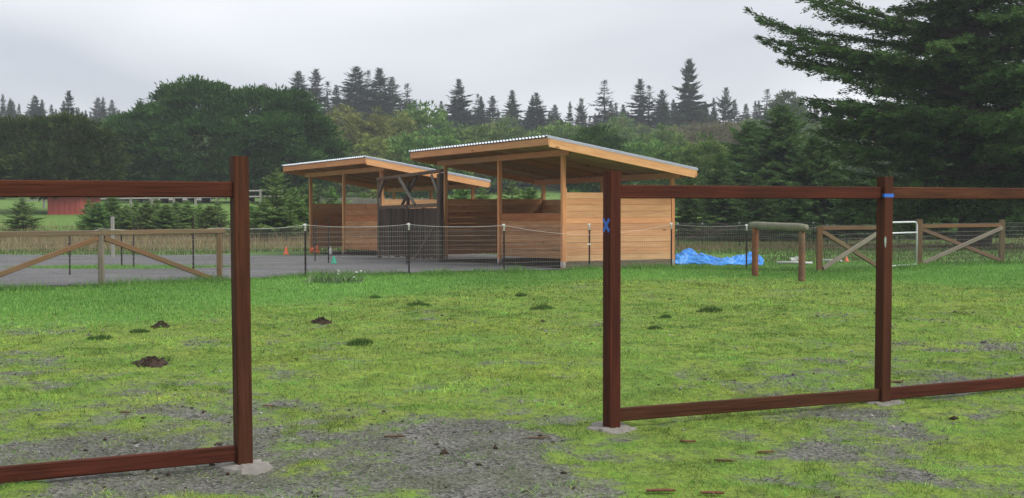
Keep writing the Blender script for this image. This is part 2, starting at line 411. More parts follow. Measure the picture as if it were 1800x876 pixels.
def frame(p0, p1, up=Vector((0, 0, 1))):
    x = (p1 - p0).normalized()
    if abs(x.dot(up)) > 0.98: up = Vector((0, 1, 0)) if abs(x.y) < 0.9 else Vector((1, 0, 0))
    y = up.cross(x).normalized(); z = x.cross(y)
    m = Matrix((x, y, z)).transposed().to_4x4()
    m.translation = (p0 + p1) / 2
    return m

WM = {}                                       # world matrices of what has been placed
def wm(o):
    if o is None: return Matrix.Identity(4)
    return WM.get(o.name, Matrix.Translation(o.location))

def attach(o, parent, world):
    WM[o.name] = world.copy()
    if parent is not None: o.parent = parent
    o.matrix_local = wm(parent).inverted() @ world
    return o

def beam(name, p0, p1, w, h, mat, parent=None, up=(0, 0, 1), bev=0.006, label=None):
    """A sawn timber from p0 to p1 in world coordinates; w is across, h along up."""
    p0, p1 = Vector(p0), Vector(p1)
    o = obj(name, box_mesh((p1 - p0).length, w, h, bev), M[mat])
    attach(o, parent, frame(p0, p1, Vector(up)))
    if label: o["label"] = label
    return o

def tube_arrays(path, radii, k=8, cap=True):
    vs, fs = [], []
    path = [Vector(p) for p in path]
    for i, p in enumerate(path):
        d = (path[min(i + 1, len(path) - 1)] - path[max(i - 1, 0)]).normalized()
        a = Vector((0, 0, 1)) if abs(d.z) < 0.9 else Vector((1, 0, 0))
        x = a.cross(d).normalized(); y = d.cross(x)
        r = radii[i] if hasattr(radii, "__len__") else radii
        for j in range(k):
            t = 2 * math.pi * j / k
            vs.append(p + (x * math.cos(t) + y * math.sin(t)) * r)
    for i in range(len(path) - 1):
        for j in range(k):
            q = (j + 1) % k
            fs.append((i * k + j, i * k + q, (i + 1) * k + q, (i + 1) * k + j))
    if cap:
        fs.append(tuple(range(k - 1, -1, -1))); fs.append(tuple(range((len(path) - 1) * k, len(path) * k)))
    return vs, fs

def tube(name, path, radii, mat, parent=None, k=8, smooth=True):
    base = wm(parent).translation.copy() if parent is not None else Vector(path[0])
    vs, fs = tube_arrays([Vector(p) - base for p in path], radii, k)
    o = obj(name, pymesh(name, vs, fs, smooth), M[mat])
    return attach(o, parent, Matrix.Translation(base))

class MB:
    """Collects shapes, in world coordinates, for one mesh."""
    def __init__(s): s.v = []; s.f = []
    def add(s, vs, fs):
        b = len(s.v); s.v += [tuple(v) for v in vs]; s.f += [tuple(i + b for i in f) for f in fs]
    def box(s, c, x, y, z):
        c = Vector(c); vs = [c + Vector(x) * a + Vector(y) * b + Vector(z) * d for a in (-.5, .5) for b in (-.5, .5) for d in (-.5, .5)]
        s.add(vs, [(0, 1, 3, 2), (4, 6, 7, 5), (0, 4, 5, 1), (2, 3, 7, 6), (0, 2, 6, 4), (1, 5, 7, 3)])
    def bar(s, p0, p1, r, k=4):
        s.add(*tube_arrays([p0, p1], r, k))
    def build(s, name, mat, parent=None, smooth=False, at=None):
        base = Vector(at) if at is not None else wm(parent).translation.copy()
        o = obj(name, pymesh(name, [Vector(v) - base for v in s.v], s.f, smooth), M[mat])
        return attach(o, parent, Matrix.Translation(base))

# ================================================================== THE GROUND
PATCH = [(780, 775, 170, 34, .85), (560, 850, 260, 40, .7), (250, 850, 190, 34, .85), (860, 850, 130, 40, .7), (150, 662, 90, 12, .8), (190, 718, 110, 15, .55),
         (1600, 655, 90, 26, .85), (1640, 604, 90, 9, .65), (1570, 738, 150, 30, .8), (1350, 662, 60, 12, .7), (1330, 795, 110, 18, .6), (880, 750, 80, 20, .7),
         (1480, 640, 80, 14, .5), (1700, 730, 120, 26, .7), (1140, 872, 90, 18, .5), (900, 640, 140, 10, .42), (720, 640, 120, 10, .35), (1010, 600, 140, 7, .3), (420, 690, 90, 12, .35),
         (60, 790, 140, 40, .8), (1500, 800, 90, 14, .5), (1420, 860, 120, 16, .45), (980, 700, 120, 12, .3), (640, 800, 200, 30, .7), (700, 850, 160, 40, .7), (860, 600, 90, 6, .3), (310, 770, 150, 25, .5)]
PW = []
for (px, py, rx, ry, a) in PATCH:
    g = G(px, py); PW.append((g.x, g.y, rx * g.y / F, ry * g.y * g.y / (F * EYE), a))

def masks(x, y):
    """moss cover, long green lawn, dry grass: each 0..1"""
    x = np.asarray(x, float); y = np.asarray(y, float)
    ms = 0.84 - .23 * (1 - sstep(8.0, 12.0, y)) * (1 - .75 * sstep(0.2, 1.3, x)) + (fbm(x * 0.9, y * 0.55, 21, 4) - 0.5) * 0.75
    wx = x + (fbm(x * 1.3, y * 1.3, 31, 3) - 0.5) * 0.9; wy = y + (fbm(x * 1.3, y * 1.3, 41, 3) - 0.5) * 1.6
    for (cx, cy, rx, ry, a) in PW:
        d = ((wx - cx) / rx) ** 2 + ((wy - cy) / ry) ** 2
        ms = ms - .40 * a * np.exp(-d * 0.75)
    ms = np.clip(ms - .06 + (fbm(x * 2.6, y * 1.6, 23, 4) - 0.5) * 0.9 + (cushion(x, y) - 0.5) * 0.9 * (1 - sstep(16, 26, y)) + (fbm(x * .35, y * .35, 25, 3) - 0.5) * .5 + 0.10 * sstep(11, 18, y), 0.0, 1)
    # front edge of the longer lawn along the wire fence
    ex = np.array([-16, -9, -5.6, -3.9, -2.6, -1.0, 0.6, 2.0, 5.0, 9.0, 16.0])
    ey = np.array([14.5, 15.8, 16.8, 18.2, 21.2, 23.2, 24.6, 26.6, 25.5, 24.5, 25.0])
    e = np.interp(x, ex, ey) + (fbm(x * 0.8, y * 0.8, 51, 4) - 0.5) * 3.2
    gr = sstep(-1.6, 2.4, y - e)
    lf = sstep(-1.0, -6.0, x - 0.04 * y)
    far = sstep(33, 37, y)
    dry = np.clip(far * (1 - sstep(62, 70, y)) * (0.10 + 1.2 * (fbm(x * 0.16, y * 0.09, 61, 4) - 0.3)) * sstep(44, 51, y) * (1 - 0.5 * sstep(1, 5, x)) + .75 * sstep(1, 4, x) * np.exp(-((y - 47 - 1.5 * (fbm(x * .3, y * .1, 63, 2))) / 2.2) ** 2), 0, 1)
    dry = np.maximum(dry, .22 * sstep(62, 72, y))
    dry = np.maximum(dry, 0.8 * sstep(48, 53, y) * (1 - sstep(60, 66, y)) * sstep(-1, -7, x))
    return ms, gr, dry

def build_ground():
    ys = [-32, -20, -12, -6, -2, 0.5, 2.2, 3.4]
    y = 4.2
    while y < 705: ys.append(y); y *= 1.0085
    ys = np.array(ys); nx = 300
    t = np.linspace(-1, 1, nx); t = 0.72 * t + 0.28 * t ** 3
    X = (0.62 * np.abs(ys)[:, None] + 4.5) * t[None, :]; Y = np.repeat(ys[:, None], nx, 1)
    Z = terrain(X, Y) + fine_relief(X, Y)
    ms, gr, dry = masks(X, Y)
    v = np.stack([X, Y, Z], -1).reshape(-1, 3)
    i = np.arange(len(ys) - 1)[:, None] * nx + np.arange(nx - 1)[None, :]
    q = np.stack([i, i + 1, i + nx + 1, i + nx], -1).reshape(-1, 4)
    me = npmesh("ground", v, q, M["ground"], smooth=True)
    a = me.attributes.new("mask", 'FLOAT_COLOR', 'POINT')
    c4 = np.ones((len(v), 4), np.float32); c4[:, 0] = ms.ravel(); c4[:, 1] = gr.ravel(); c4[:, 2] = dry.ravel(); a.data.foreach_set("color", c4.ravel())
    o = obj("ground", me); o["kind"] = "structure"
build_ground()

# the wire fence line, left to right (ground points)
FL = [(-60, 512), (178, 503), (386, 495), (537, 487), (719, 483), (886, 480), (1036, 475), (1180, 472), (1312, 475), (1440, 478), (1548, 474), (1615, 469), (1760, 463), (1900, 458)]
FP = [G(*p) for p in FL]
FX = np.array([p.x for p in FP]); FY = np.array([p.y for p in FP])

def pad_mask(x, y):
    x = np.asarray(x, float); y = np.asarray(y, float)
    ln = np.interp(x, FX, FY)
    n = (fbm(x * 0.9, y * 0.9, 71, 4) - 0.5)
    near = y > ln + 0.25 + n * 0.9
    back = y < 41.5 - 0.10 * (x + 6) + n * 2.2
    right = (x - (1.9 + (y - 30) * 0.65) + n * 0.8) < 0
    shed = ((x - P3.x) * W.x + (y - P3.y) * W.y < 3.1) & ((x - P3.x) * U.x + (y - P3.y) * U.y > -0.1)
    island = ((x + 9.3 + n) / 2.4) ** 2 + ((y - 31.9 + n * 1.2) / 0.9) ** 2 < 1
    return near & back & (right | shed) & ~island

def build_pad():
    st = 0.16
    xs = np.arange(-26, 6, st); ys = np.arange(22, 46, st)
    X, Y = np.meshgrid(xs, ys)
    keep = pad_mask(X + st / 2, Y + st / 2)[:-1, :-1]
    Z = terrain(X, Y) + fine_relief(X, Y) * 0.5 + 0.035
    nx = len(xs); i = np.arange(len(ys) - 1)[:, None] * nx + np.arange(nx - 1)[None, :]
    q = np.stack([i, i + 1, i + nx + 1, i + nx], -1)[keep]
    used, inv = np.unique(q.ravel(), return_inverse=True)
    v = np.stack([X, Y, Z], -1).reshape(-1, 3)[used]
    o = obj("gravel_pad", npmesh("gravel_pad", v, inv.reshape(-1, 4), M["pad"], smooth=True)); o["kind"] = "structure"
build_pad()

# ------------------------------------------------------------------ grass (nobody could count the blades)
rng = np.random.default_rng(5)
def blades(x, y, h, w, lean, cols, z=None):
    n = len(x)
    if z is None: z = terrain(x, y) + fine_relief(x, y)
    a = rng.uniform(0, 2 * np.pi, n); la = rng.uniform(0, 2 * np.pi, n)
    dx, dy = np.cos(a) * w / 2, np.sin(a) * w / 2
    L = lean * h
    v = np.empty((n, 3, 3))
    v[:, 0] = np.stack([x - dx, y - dy, z - 0.004], 1); v[:, 1] = np.stack([x + dx, y + dy, z - 0.004], 1)
    v[:, 2] = np.stack([x + np.cos(la) * L, y + np.sin(la) * L, z + h], 1)
    return v.reshape(-1, 3), np.repeat(cols, 3, 0)

def palette(n, stops, weights):
    k = rng.choice(len(stops), n, p=np.array(weights) / sum(weights))
    c = np.array(stops)[k]
    return c * rng.uniform(0.75, 1.25, (n, 1)) * rng.uniform(0.93, 1.07, (n, 3))

def stuff_grass(name, label, parts):
    v = np.concatenate([p[0] for p in parts]); c = np.concatenate([p[1] for p in parts])
    me = npmesh(name, v, np.arange(len(v)).reshape(-1, 3), M["blade"], col=c)
    o = obj(name, me); o["kind"] = "stuff"; o["label"] = label; o["category"] = "grass"

MOSSC = [(0.235, 0.36, 0.065), (0.155, 0.315, 0.062), (0.315, 0.385, 0.08), (0.036, 0.052, 0.018), (0.20, 0.17, 0.095)]
def sample(n, y0, y1, k=0.47, pad=1.0):
    y = np.sqrt(rng.uniform(y0 * y0, y1 * y1, n)); x = rng.uniform(-1, 1, n) * (k * y + pad)
    return x, y
parts = []
for (y0, y1, n, w, h0, h1) in ((4.5, 9, 190000, .0032, .005, .020), (9, 13.5, 200000, .0048, .005, .021), (13.5, 20, 190000, .0075, .006, .024), (20, 28, 110000, .011, .008, .03)):
    x, y = sample(n, y0, y1)
    ms, gr, dr = masks(x, y)
    ms = ms + (fbm(x * 9, y * 9, 81, 4) - 0.5) * 2.6 + (fbm(x * 2.2, y * 2.2, 83, 3) - 0.5) * 0.5
    keep = (rng.uniform(0, 1, n) < np.clip((ms - 0.18) * 1.35, 0.06, 1)) & (gr * .9 < rng.uniform(0, 1, n))
    x, y = x[keep], y[keep]; n = len(x)
    cl = fbm(x * 3.2, y * 3.2, 85, 3); big = fbm(x * 0.5, y * 0.5, 87, 3)
    c = palette(n, MOSSC, (3.0, 3.4, 2.0, 1.5, 0.5))
    c = c * (0.55 + 0.9 * np.clip((fbm(x * 5.0, y * 3.2, 99, 3) - .25) * 2, 0, 1))[:, None]
    yel = np.clip((big - 0.42) * 4, 0, 1)[:, None]
    c = c * (1 - yel) + (c * np.array([1.22, 1.02, 0.95])) * yel
    h = rng.uniform(h0, h1, n) * (0.45 + .7 * np.clip((cl - 0.3) * 2, 0, 1.4) + .9 * np.clip((cushion(x, y) - .42) * 4, 0, 1))
    c = c * (.80 + .45 * np.clip((fbm(x * 1.1, y * 1.1, 121, 3) - .3) * 2.2, 0, 1))[:, None]
    parts.append(blades(x, y, h, w * rng.uniform(.7, 1.4, n), rng.uniform(0.4, 2.4, n), c))
# dark wiry stalks and dead bits standing over the moss
x, y = sample(20000, 5, 26); ms, gr, dr = masks(x, y); k = (gr < .5) & (fbm(x * 1.1, y * 1.1, 89, 3) > .47) & (ms > .3); x, y = x[k], y[k]; n = len(x)
parts.append(blades(x, y, rng.uniform(.02, .075, n), .0045 * (y / 10) ** .7, rng.uniform(0.1, 1.3, n), palette(n, [(.045, .06, .022), (.07, .055, .03), (.09, .12, .03)], (3, 2, 2))))
stuff_grass("moss_turf", "short yellow green mossy turf with gravel showing through", parts)

GREENC = [(0.14, 0.29, 0.062), (0.20, 0.36, 0.085), (0.09, 0.21, 0.045), (0.26, 0.40, 0.12)]
parts = []
x, y = sample(520000, 13.5, 34, .5, 1.5)
ms, gr, dr = masks(x, y)
ln = np.interp(x, FX, FY)
rough = np.exp(-((y - ln + 0.15) / 0.75) ** 2)                       # rank grass left unmown along the wire
k = (rng.uniform(0, 1, len(x)) < gr * 1.2) & ~((y > ln + .1) & pad_mask(x, y)); k &= ~((y > ln + 1.2) & (x < 2.2))
x, y, rough = x[k], y[k], rough[k]; n = len(x)
cl = fbm(x * 1.4, y * 1.4, 91, 3)
h = rng.uniform(.02, .058, n) * (0.5 + 0.9 * cl) * (.45 + .55 * gr[k]) + rough * rng.uniform(0, .17, n) * np.clip((cl - 0.3) * 3.0, 0.1, 1.5)
c = palette(n, GREENC, (3, 3, 1.6, 1)) * (1 + (fbm(x * .35, y * .35, 93, 3)[:, None] - .5) * .7)
c = c * (1 - 0.22 * rough[:, None])
parts.append(blades(x, y, h, .011 * rng.uniform(.7, 1.5, n), rng.uniform(.1, 1.1, n), c))
n = 9000; x = -9.3 + rng.normal(0, 1.2, n); y = 31.9 + rng.normal(0, .45, n)
parts.append(blades(x, y, rng.uniform(.03, .11, n), .014 * np.ones(n), rng.uniform(.2, 1.2, n), palette(n, GREENC, (3, 3, 1.6, 1))))
stuff_grass("lawn_grass", "longer bright green grass along the wire fence", parts)

parts = []
x, y = sample(150000, 33, 70, .5, 2)
ms, gr, dr = masks(x, y)
k = ~pad_mask(x, y) & (rng.uniform(0, 1, len(x)) < np.where(y < 50, 1.0, .6)); k &= ~((x > -9.5) & (x < 3.2) & (y < 46) & ((x - P3.x) * W.x + (y - P3.y) * W.y < 3.3) & ((x - P3.x) * U.x + (y - P3.y) * U.y > -.2))
x, y, dr = x[k], y[k], dr[k]; n = len(x)
isdry = rng.uniform(0, 1, n) < dr * 1.15
c = np.where(isdry[:, None], palette(n, [(.27, .20, .115), (.20, .145, .085), (.34, .27, .16), (.12, .12, .05)], (3, 3, 1.4, 1.2)), palette(n, [(.075, .13, .035), (.11, .155, .045), (.055, .09, .03), (.17, .15, .07)], (3, 2, 2, 1.2)))
h = np.where(isdry, rng.uniform(.15, .55, n) * (0.5 + fbm(x * .8, y * .8, 97, 3)) * (1 - .55 * sstep(1, 4, x)), rng.uniform(.04, .16, n))
parts.append(blades(x, y, h, .02 * rng.uniform(.6, 1.5, n), rng.uniform(.1, .8, n), c))
stuff_grass("meadow_grass", "tall dry straw coloured grass and low green growth behind the gravel pad", parts)

# loose stones on the gravel (stuff)
def stones(n, pts, sizes, name, mat, label):
    base = np.array([(1, 0, 0), (-1, 0, 0), (0, 1, 0), (0, -1, 0), (0, 0, 1), (0, 0, -.4)], float)
    tr = np.array([(0, 2, 4), (2, 1, 4), (1, 3, 4), (3, 0, 4), (2, 0, 5), (1, 2, 5), (3, 1, 5), (0, 3, 5)])
    v = base[None] * rng.uniform(.5, 1.3, (n, 6, 1)) * np.stack([sizes, sizes * rng.uniform(.6, 1, n), sizes * rng.uniform(.35, .7, n)], 1)[:, None, :]
    a = rng.uniform(0, 6.28, n); ca, sa = np.cos(a)[:, None], np.sin(a)[:, None]
    vx = v[..., 0] * ca - v[..., 1] * sa; vy = v[..., 0] * sa + v[..., 1] * ca
    v = np.stack([vx, vy, v[..., 2]], -1) + pts[:, None, :]
    t = (tr[None] + (np.arange(n) * 6)[:, None, None]).reshape(-1, 3)
    c = np.repeat(palette(n, [(.11, .108, .10), (.19, .185, .175), (.04, .038, .036), (.30, .29, .27)], (3, 2.2, 2.6, .7)), 6, 0)
    o = obj(name, npmesh(name, v.reshape(-1, 3), t, M[mat], col=c)); o["kind"] = "stuff"; o["label"] = label; o["category"] = "gravel"
m, n_, l_, bs_ = new_mat("loose stones"); M["pebble"] = m
at = n_.new("ShaderNodeAttribute"); at.attribute_name = "col"; l_.new(at.outputs["Color"], bs_.inputs["Base Color"]); bs_.inputs["Roughness"].default_value = 0.7
x, y = sample(170000, 4.5, 20); ms, gr, dr = masks(x, y); ms = ms + (fbm(x * 9, y * 9, 81, 4) - .5) * 1.0
k = rng.uniform(0, 1, len(x)) < np.clip((.66 - ms) * 1.8, .02, 1) * (1 - gr); x, y = x[k], y[k]
sz = np.clip(rng.lognormal(-5.05, .5, len(x)), .003, .024) * np.clip(y / 9, .8, 1.6)
stones(len(x), np.stack([x, y, terrain(x, y) + fine_relief(x, y)], 1), sz, "loose_stones", "pebble", "loose dark and grey stones scattered on the bare gravel")
x, y = sample(5200, 4.5, 22); ms, gr, dr = masks(x, y); cl = fbm(x * 1.3, y * 1.3, 111, 3)
k = rng.uniform(0, 1, len(x)) < np.clip((.75 - ms) * 1.4, .08, 1) * (1 - gr) * np.clip((cl - .42) * 7, 0, 1); x, y = x[k], y[k]
stones(len(x), np.stack([x, y, terrain(x, y) + fine_relief(x, y) + .004], 1), np.clip(rng.lognormal(-4.3, .5, len(x)), .006, .05), "dark_clods", "soil", "small dark clods of soil lying about on gravel and moss")

# ================================================================== THE STAINED FENCE IN FRONT
D = Vector((2.12, 1.15, 0)).normalized()
def stained_fence(label, posts, feature):
    """posts: (base point, top z, lean); rails run between neighbours."""
    fence = thing("rail_fence", label, "fence", posts[0][0])
    pts = []
    for k, (b, zt, lean) in enumerate(posts):
        b = Vector((b.x, b.y, 0)); t = b + Vector((lean, 0, zt))
        o = beam("post", b + Vector((0, 0, -.05)), t, .090, .090, "stained", fence, up=D)
        pts.append((b, o))
        mb = MB(); n = 22; r = random.Random(k + int(zt * 1000))
        ring0, ring1 = [], []
        for j in range(n):
            a = 2 * math.pi * j / n; q = 1 + r.uniform(-.14, .2)
            gx, gy = b.x + math.cos(a) * .17 * q, b.y + math.sin(a) * .17 * q
            g = ground_z(gx, gy)
            ring0.append((gx, gy, g - .03)); ring1.append((b.x + math.cos(a) * .145 * q, b.y + math.sin(a) * .145 * q, max(.004, g + .010) + r.uniform(-.006, .006)))
        top = (b.x, b.y, .026)
        mb.add(ring0 + ring1 + [top], [(j, (j + 1) % n, n + (j + 1) % n, n + j) for j in range(n)] + [(n + j, n + (j + 1) % n, 2 * n) for j in range(n)])
        mb.build("concrete_footing", "concrete", fence)
    for (b0, _), (b1, _), zlo in zip(pts[:-1], pts[1:], feature["low"]):
        for z0, z1 in ((1.600, 1.600), zlo):
            beam("rail", b0 + D * .046 + Vector((0, 0, z0)), b1 - D * .046 + Vector((0, 0, z1)), .038, .090, "stained", fence)
    return fence, pts

pl, pm, pr = G(428, 819), G(1075, 756), G(1551, 711)
left_prev = pl - D * 2.42; right_next = pr + D * 2.42; right_far = pr + D * 4.84
fence_l, _ = stained_fence("dark red two rail fence at left, ending in a tall post beside the opening",
                           [(left_prev, 1.75, 0), (pl, 1.79, -.014)], {"low": [(.075, .078)]})
fence_r, ptr = stained_fence("dark red stained two rail fence at the right, with blue tape on its posts",
                             [(pm, 1.735, -.002), (pr, 1.72, .004), (right_next, 1.73, 0), (right_far, 1.73, 0)], {"low": [(.100, .078), (.078, .07), (.07, .07)]})
N = Vector((D.y, -D.x, 0))                   # face towards the camera
def strip(name, c, ax, ay, l, w, mat, par):
    nrm = ax.cross(ay).normalized()
    mb = MB(); mb.box(c + nrm * .0015, ax * l, ay * w, nrm * .002); o = mb.build(name, mat, par); return o
end = ptr[0][1]; face = Vector((pm.x, pm.y, 0)) - D * .0455   # the end face of the middle post looks along -D
zx = 1.52 - (396 - 358) / 263.0
q = Vector((0, 0, 1)); sN = -N
for sg in (1, -1):
    ax = (sN * .66 * sg + q * .75).normalized(); ay = ax.cross(-D) * 1.0
    c = face + Vector((0, 0, zx)) - D * (.0006 + .0012 * (sg > 0))
    nrm = -D
    mb = MB(); mb.box(c, ax * .112, nrm.cross(ax) * .024, nrm * .0012); o = mb.build("blue_tape", "blue_tape", end); o["label"] = "strip of blue tape, one stroke of the X"
ftc = Vector((pr.x, pr.y, 0)) + N * .0455
zt = 1.52 - (344 - 358) / 233.0
mb = MB(); mb.box(ftc + Vector((0, 0, zt)) + N * .0008 + D * .004, D * .094, q * .026, N * .0014)
mb.box(Vector((pr.x, pr.y, 0)) - D * .0463 + N * .036 + Vector((0, 0, zt)), N * .022, q * .026, D * .0014)
mb.box(Vector((pr.x, pr.y, 0)) + D * .0463 + N * .025 + Vector((0, 0, zt - .001)), N * .044, q * .026, D * .0014)
mb.build("blue_tape", "blue_tape", ptr[1][1])
mb = MB(); vs = []; c = ftc + Vector((0, 0, 1.52 - (425 - 358) / 233.0)) - D * .030 + N * .0012
for j in range(14):
    a = 2 * math.pi * j / 14; vs.append(c + D * math.cos(a) * .010 * (1 + .25 * math.sin(3 * a)) + q * math.sin(a) * .042)
mb.add(vs, [tuple(range(14))]); mb.build("paint_mark", "paint_mark", ptr[1][1])

# ================================================================== THE TWO SHELTERS
def SP(s, t, h=0.0):
    v = P3 + U * s + W * t; v.z = h + .02 - .0125 * s; return v
HF, HB = 2.98, 2.323
def roof_z(t): return HF + (HB - HF) * (t + OF) / (WD + OF + OB)

def shelter(s0, L, label, low_top, seed):
    r = random.Random(seed)
    P = lambda s, t, h: SP(s0 + s, t, h)
    sh = thing("horse_shelter", label, "shelter", P(0, 0, 0), "open fronted horse shelters")
    posts = []
    for (s, t) in ((0, 0), (L / 2, 0), (L, 0), (0, WD), (L / 2, WD), (L, WD)):
        zt = roof_z(t) - .130
        o = beam("post", P(s, t, -.08), P(s, t, zt), .092, .092, "fir", sh, up=U)
        posts.append(o)
        for (dx, dy) in ((-1, 0), (0, -1)):              # steel straps at the foot
            n = (U if dx else W) * -1
            mb = MB(); c = P(s, t, .10) + n * .0475
            mb.box(c, (W if dx else U) * .06, q * .13, n * .004); mb.build("bracket", "steel", o)
        if t == 0:
            mb = MB(); n = -W; c = P(s, t, zt - .06) + n * .0475
            mb.box(c, U * .07, q * .16, n * .004); mb.build("strap", "steel", o)
    # beams on the posts, in two lengths with a joint over the middle post
    for t, nm in ((0, "front_beam"), (WD, "back_beam")):
        zt = roof_z(t) - .130
        beam(nm, P(-.35, t - .065, zt - .068), P(L / 2 - .003, t - .065, zt - .068), .038, .140, "fir", sh)
        beam(nm, P(L / 2 + .003, t - .065, zt - .068), P(L + .35, t - .065, zt - .068), .038, .140, "fir", sh)
        beam(nm, P(-.3, t + .066, zt - .068), P(L + .3, t + .066, zt - .068), .038, .140, "rafter", sh)
    n = 13
    for k in range(n):
        s = -OL + .38 + (L + 2 * OL - .76) * k / (n - 1)
        beam("rafter", P(s, -OF + .04, roof_z(-OF + .04) - .082), P(s, WD + OB - .04, roof_z(WD + OB - .04) - .082), .038, .089, "rafter", sh)
        for t in (WD + .09,):
            mb = MB(); mb.box(P(s + .022, WD - .12, roof_z(WD - .12) - .125), U * .003, W * .05, q * .045); mb.build("rafter_tie", "steel", sh)
    t = -OF + .06
    while t < WD + OB - .1:                              # purlin boards that carry the metal
        beam("purlin", P(-OL + .04, t, roof_z(t) - .030), P(L + OL - .04, t, roof_z(t) - .030), .088, .018, "rafter", sh)
        t += .30
    fz = -.108
    beam("front_fascia", P(-OL - .019, -OF, roof_z(-OF) + fz), P(L * .42, -OF, roof_z(-OF) + fz), .038, .166, "fir", sh)
    beam("front_fascia", P(L * .42 + .003, -OF, roof_z(-OF) + fz), P(L + OL + .019, -OF, roof_z(-OF) + fz), .038, .166, "fir", sh)
    beam("back_fascia", P(-OL - .019, WD + OB, roof_z(WD + OB) + fz), P(L + OL + .019, WD + OB, roof_z(WD + OB) + fz), .038, .166, "fir", sh)
    for s in (-OL, L + OL):
        beam("side_fascia", P(s, -OF + .020, roof_z(-OF + .02) + fz - .02), P(s, WD + OB - .020, roof_z(WD + OB - .02) + fz - .02), .038, .206, "fir", sh)
    # ribbed metal roof in sheets that lap
    pr_ = .152; prof = ((0, 0), (.30, 0), (.40, .046), (.60, .046), (.70, 0))
    total = L + 2 * OL + .08; sheets = 8; ws = total / sheets
    for k in range(sheets):
        a, b = -OL - .04 + k * ws, -OL - .04 + (k + 1) * ws + .01
        vs = []; ss = []
        i0 = math.floor(a / pr_) - 1
        xs = sorted(x for x in [(i + f) * pr_ for i in range(i0, i0 + int(ws / pr_) + 4) for f, _ in prof] if a < x < b)
        def rib(x):
            f = (x / pr_) % 1.0
            return np.interp(f, [0, .30, .40, .60, .70, 1], [0, 0, .046, .046, 0, 0])
        xs = [a] + xs + [b]
        lift = .0016 * (k % 2)
        for x in xs:
            for tt in (-OF - .05, WD + OB + .05):
                vs.append(P(x, tt, roof_z(tt) - .016 + rib(x) + lift))
        m_ = len(xs); bot = [v - Vector((0, 0, .0035)) for v in vs]
        fs = [(2 * i, 2 * i + 1, 2 * i + 3, 2 * i + 2) for i in range(m_ - 1)]
        nb = len(vs); fs += [(nb + 2 * i, nb + 2 * i + 2, nb + 2 * i + 3, nb + 2 * i + 1) for i in range(m_ - 1)]
        fs += [(2 * i, 2 * i + 2, nb + 2 * i + 2, nb + 2 * i) for i in range(m_ - 1)] + [(2 * i + 1, nb + 2 * i + 1, nb + 2 * i + 3, 2 * i + 3) for i in range(m_ - 1)]
        mb = MB(); mb.add(vs + bot, fs); mb.build("roof_sheet", "roofmetal", sh)
    for s, sg in ((-OL - .022, -1), (L + OL + .022, 1)):  # flashing along the rakes
        mb = MB(); t0, t1 = -OF - .04, WD + OB + .04
        a, b = P(s, t0, roof_z(t0) - .02), P(s, t1, roof_z(t1) - .02)
        x = (b - a)
        mb.box((a + b) / 2 + U * sg * .002 , x, U * .004, q * .045); mb.build("flashing", "steel", sh)
        mb = MB(); mb.box((a + b) / 2 - U * sg * .035 + q * .032, x, U * .08, q * .003); mb.build("flashing", "steel", sh)
    def wall(f, z0, z1, hb, mat, thick=.036):
        z = z0; k = 0
        while z < z1 - .03:
            hh = min(hb, z1 - z)
            a, b = f(0, z + hh / 2), f(1, z + hh / 2)
            e = (b - a).normalized(); nn = e.cross(q) * r.uniform(-.0035, .0035)
            beam("board", a + nn + e * r.uniform(0, .008), b + nn - e * r.uniform(0, .008), thick, hh - .004, mat, sh, bev=.004)
            z += hh
    lerp = lambda a, b, u: a + (b - a) * u
    wall(lambda u, z: P(-.012, lerp(.05, WD - .05, u), z), .165, 1.755, .1445, "cedar")
    beam("sill", P(-.014, .05, .085), P(-.014, WD - .05, .085), .04, .148, "treated", sh)
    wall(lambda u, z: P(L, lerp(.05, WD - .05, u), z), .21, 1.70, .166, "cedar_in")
    wall(lambda u, z: P(lerp(.05, L / 2 - .05, u), WD, z), .13, 1.68, .176, "cedar")
    wall(lambda u, z: P(lerp(L / 2 + .05, L - .05, u), WD, z), .13, 1.68, .176, "cedar")
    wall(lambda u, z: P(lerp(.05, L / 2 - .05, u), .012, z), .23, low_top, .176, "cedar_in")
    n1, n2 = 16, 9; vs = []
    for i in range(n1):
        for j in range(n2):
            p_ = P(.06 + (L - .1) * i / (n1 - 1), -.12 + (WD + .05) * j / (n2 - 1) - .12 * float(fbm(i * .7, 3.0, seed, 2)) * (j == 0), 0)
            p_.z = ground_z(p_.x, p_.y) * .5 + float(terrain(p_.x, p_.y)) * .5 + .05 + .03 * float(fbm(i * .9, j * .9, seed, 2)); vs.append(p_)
    mb = MB(); mb.add(vs, [(i * n2 + j, (i + 1) * n2 + j, (i + 1) * n2 + j + 1, i * n2 + j + 1) for i in range(n1 - 1) for j in range(n2 - 1)]); mb.build("dark_floor", "soil", sh)  # dark, slightly uneven floor sheet between the posts, just above the ground
    beam("cleat", P(-.012, .066, 0), P(-.012, .066, 1.86), .036, .036, "fir", sh, up=U)
    for (dd, hh) in ((.075, 1.85), (-.075, 1.3)):
        beam("cleat", P(L + dd * .9, WD - .02, .05), P(L + dd * .9, WD - .02, hh), .05, .036, "fir", sh, up=U)
    return sh

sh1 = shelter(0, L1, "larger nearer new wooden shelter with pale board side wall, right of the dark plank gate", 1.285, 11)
S2 = L1 + GAP
sh2 = shelter(S2, 5.98, "smaller farther new wooden shelter with metal roof, left of the dark plank gate", 1.66, 23)

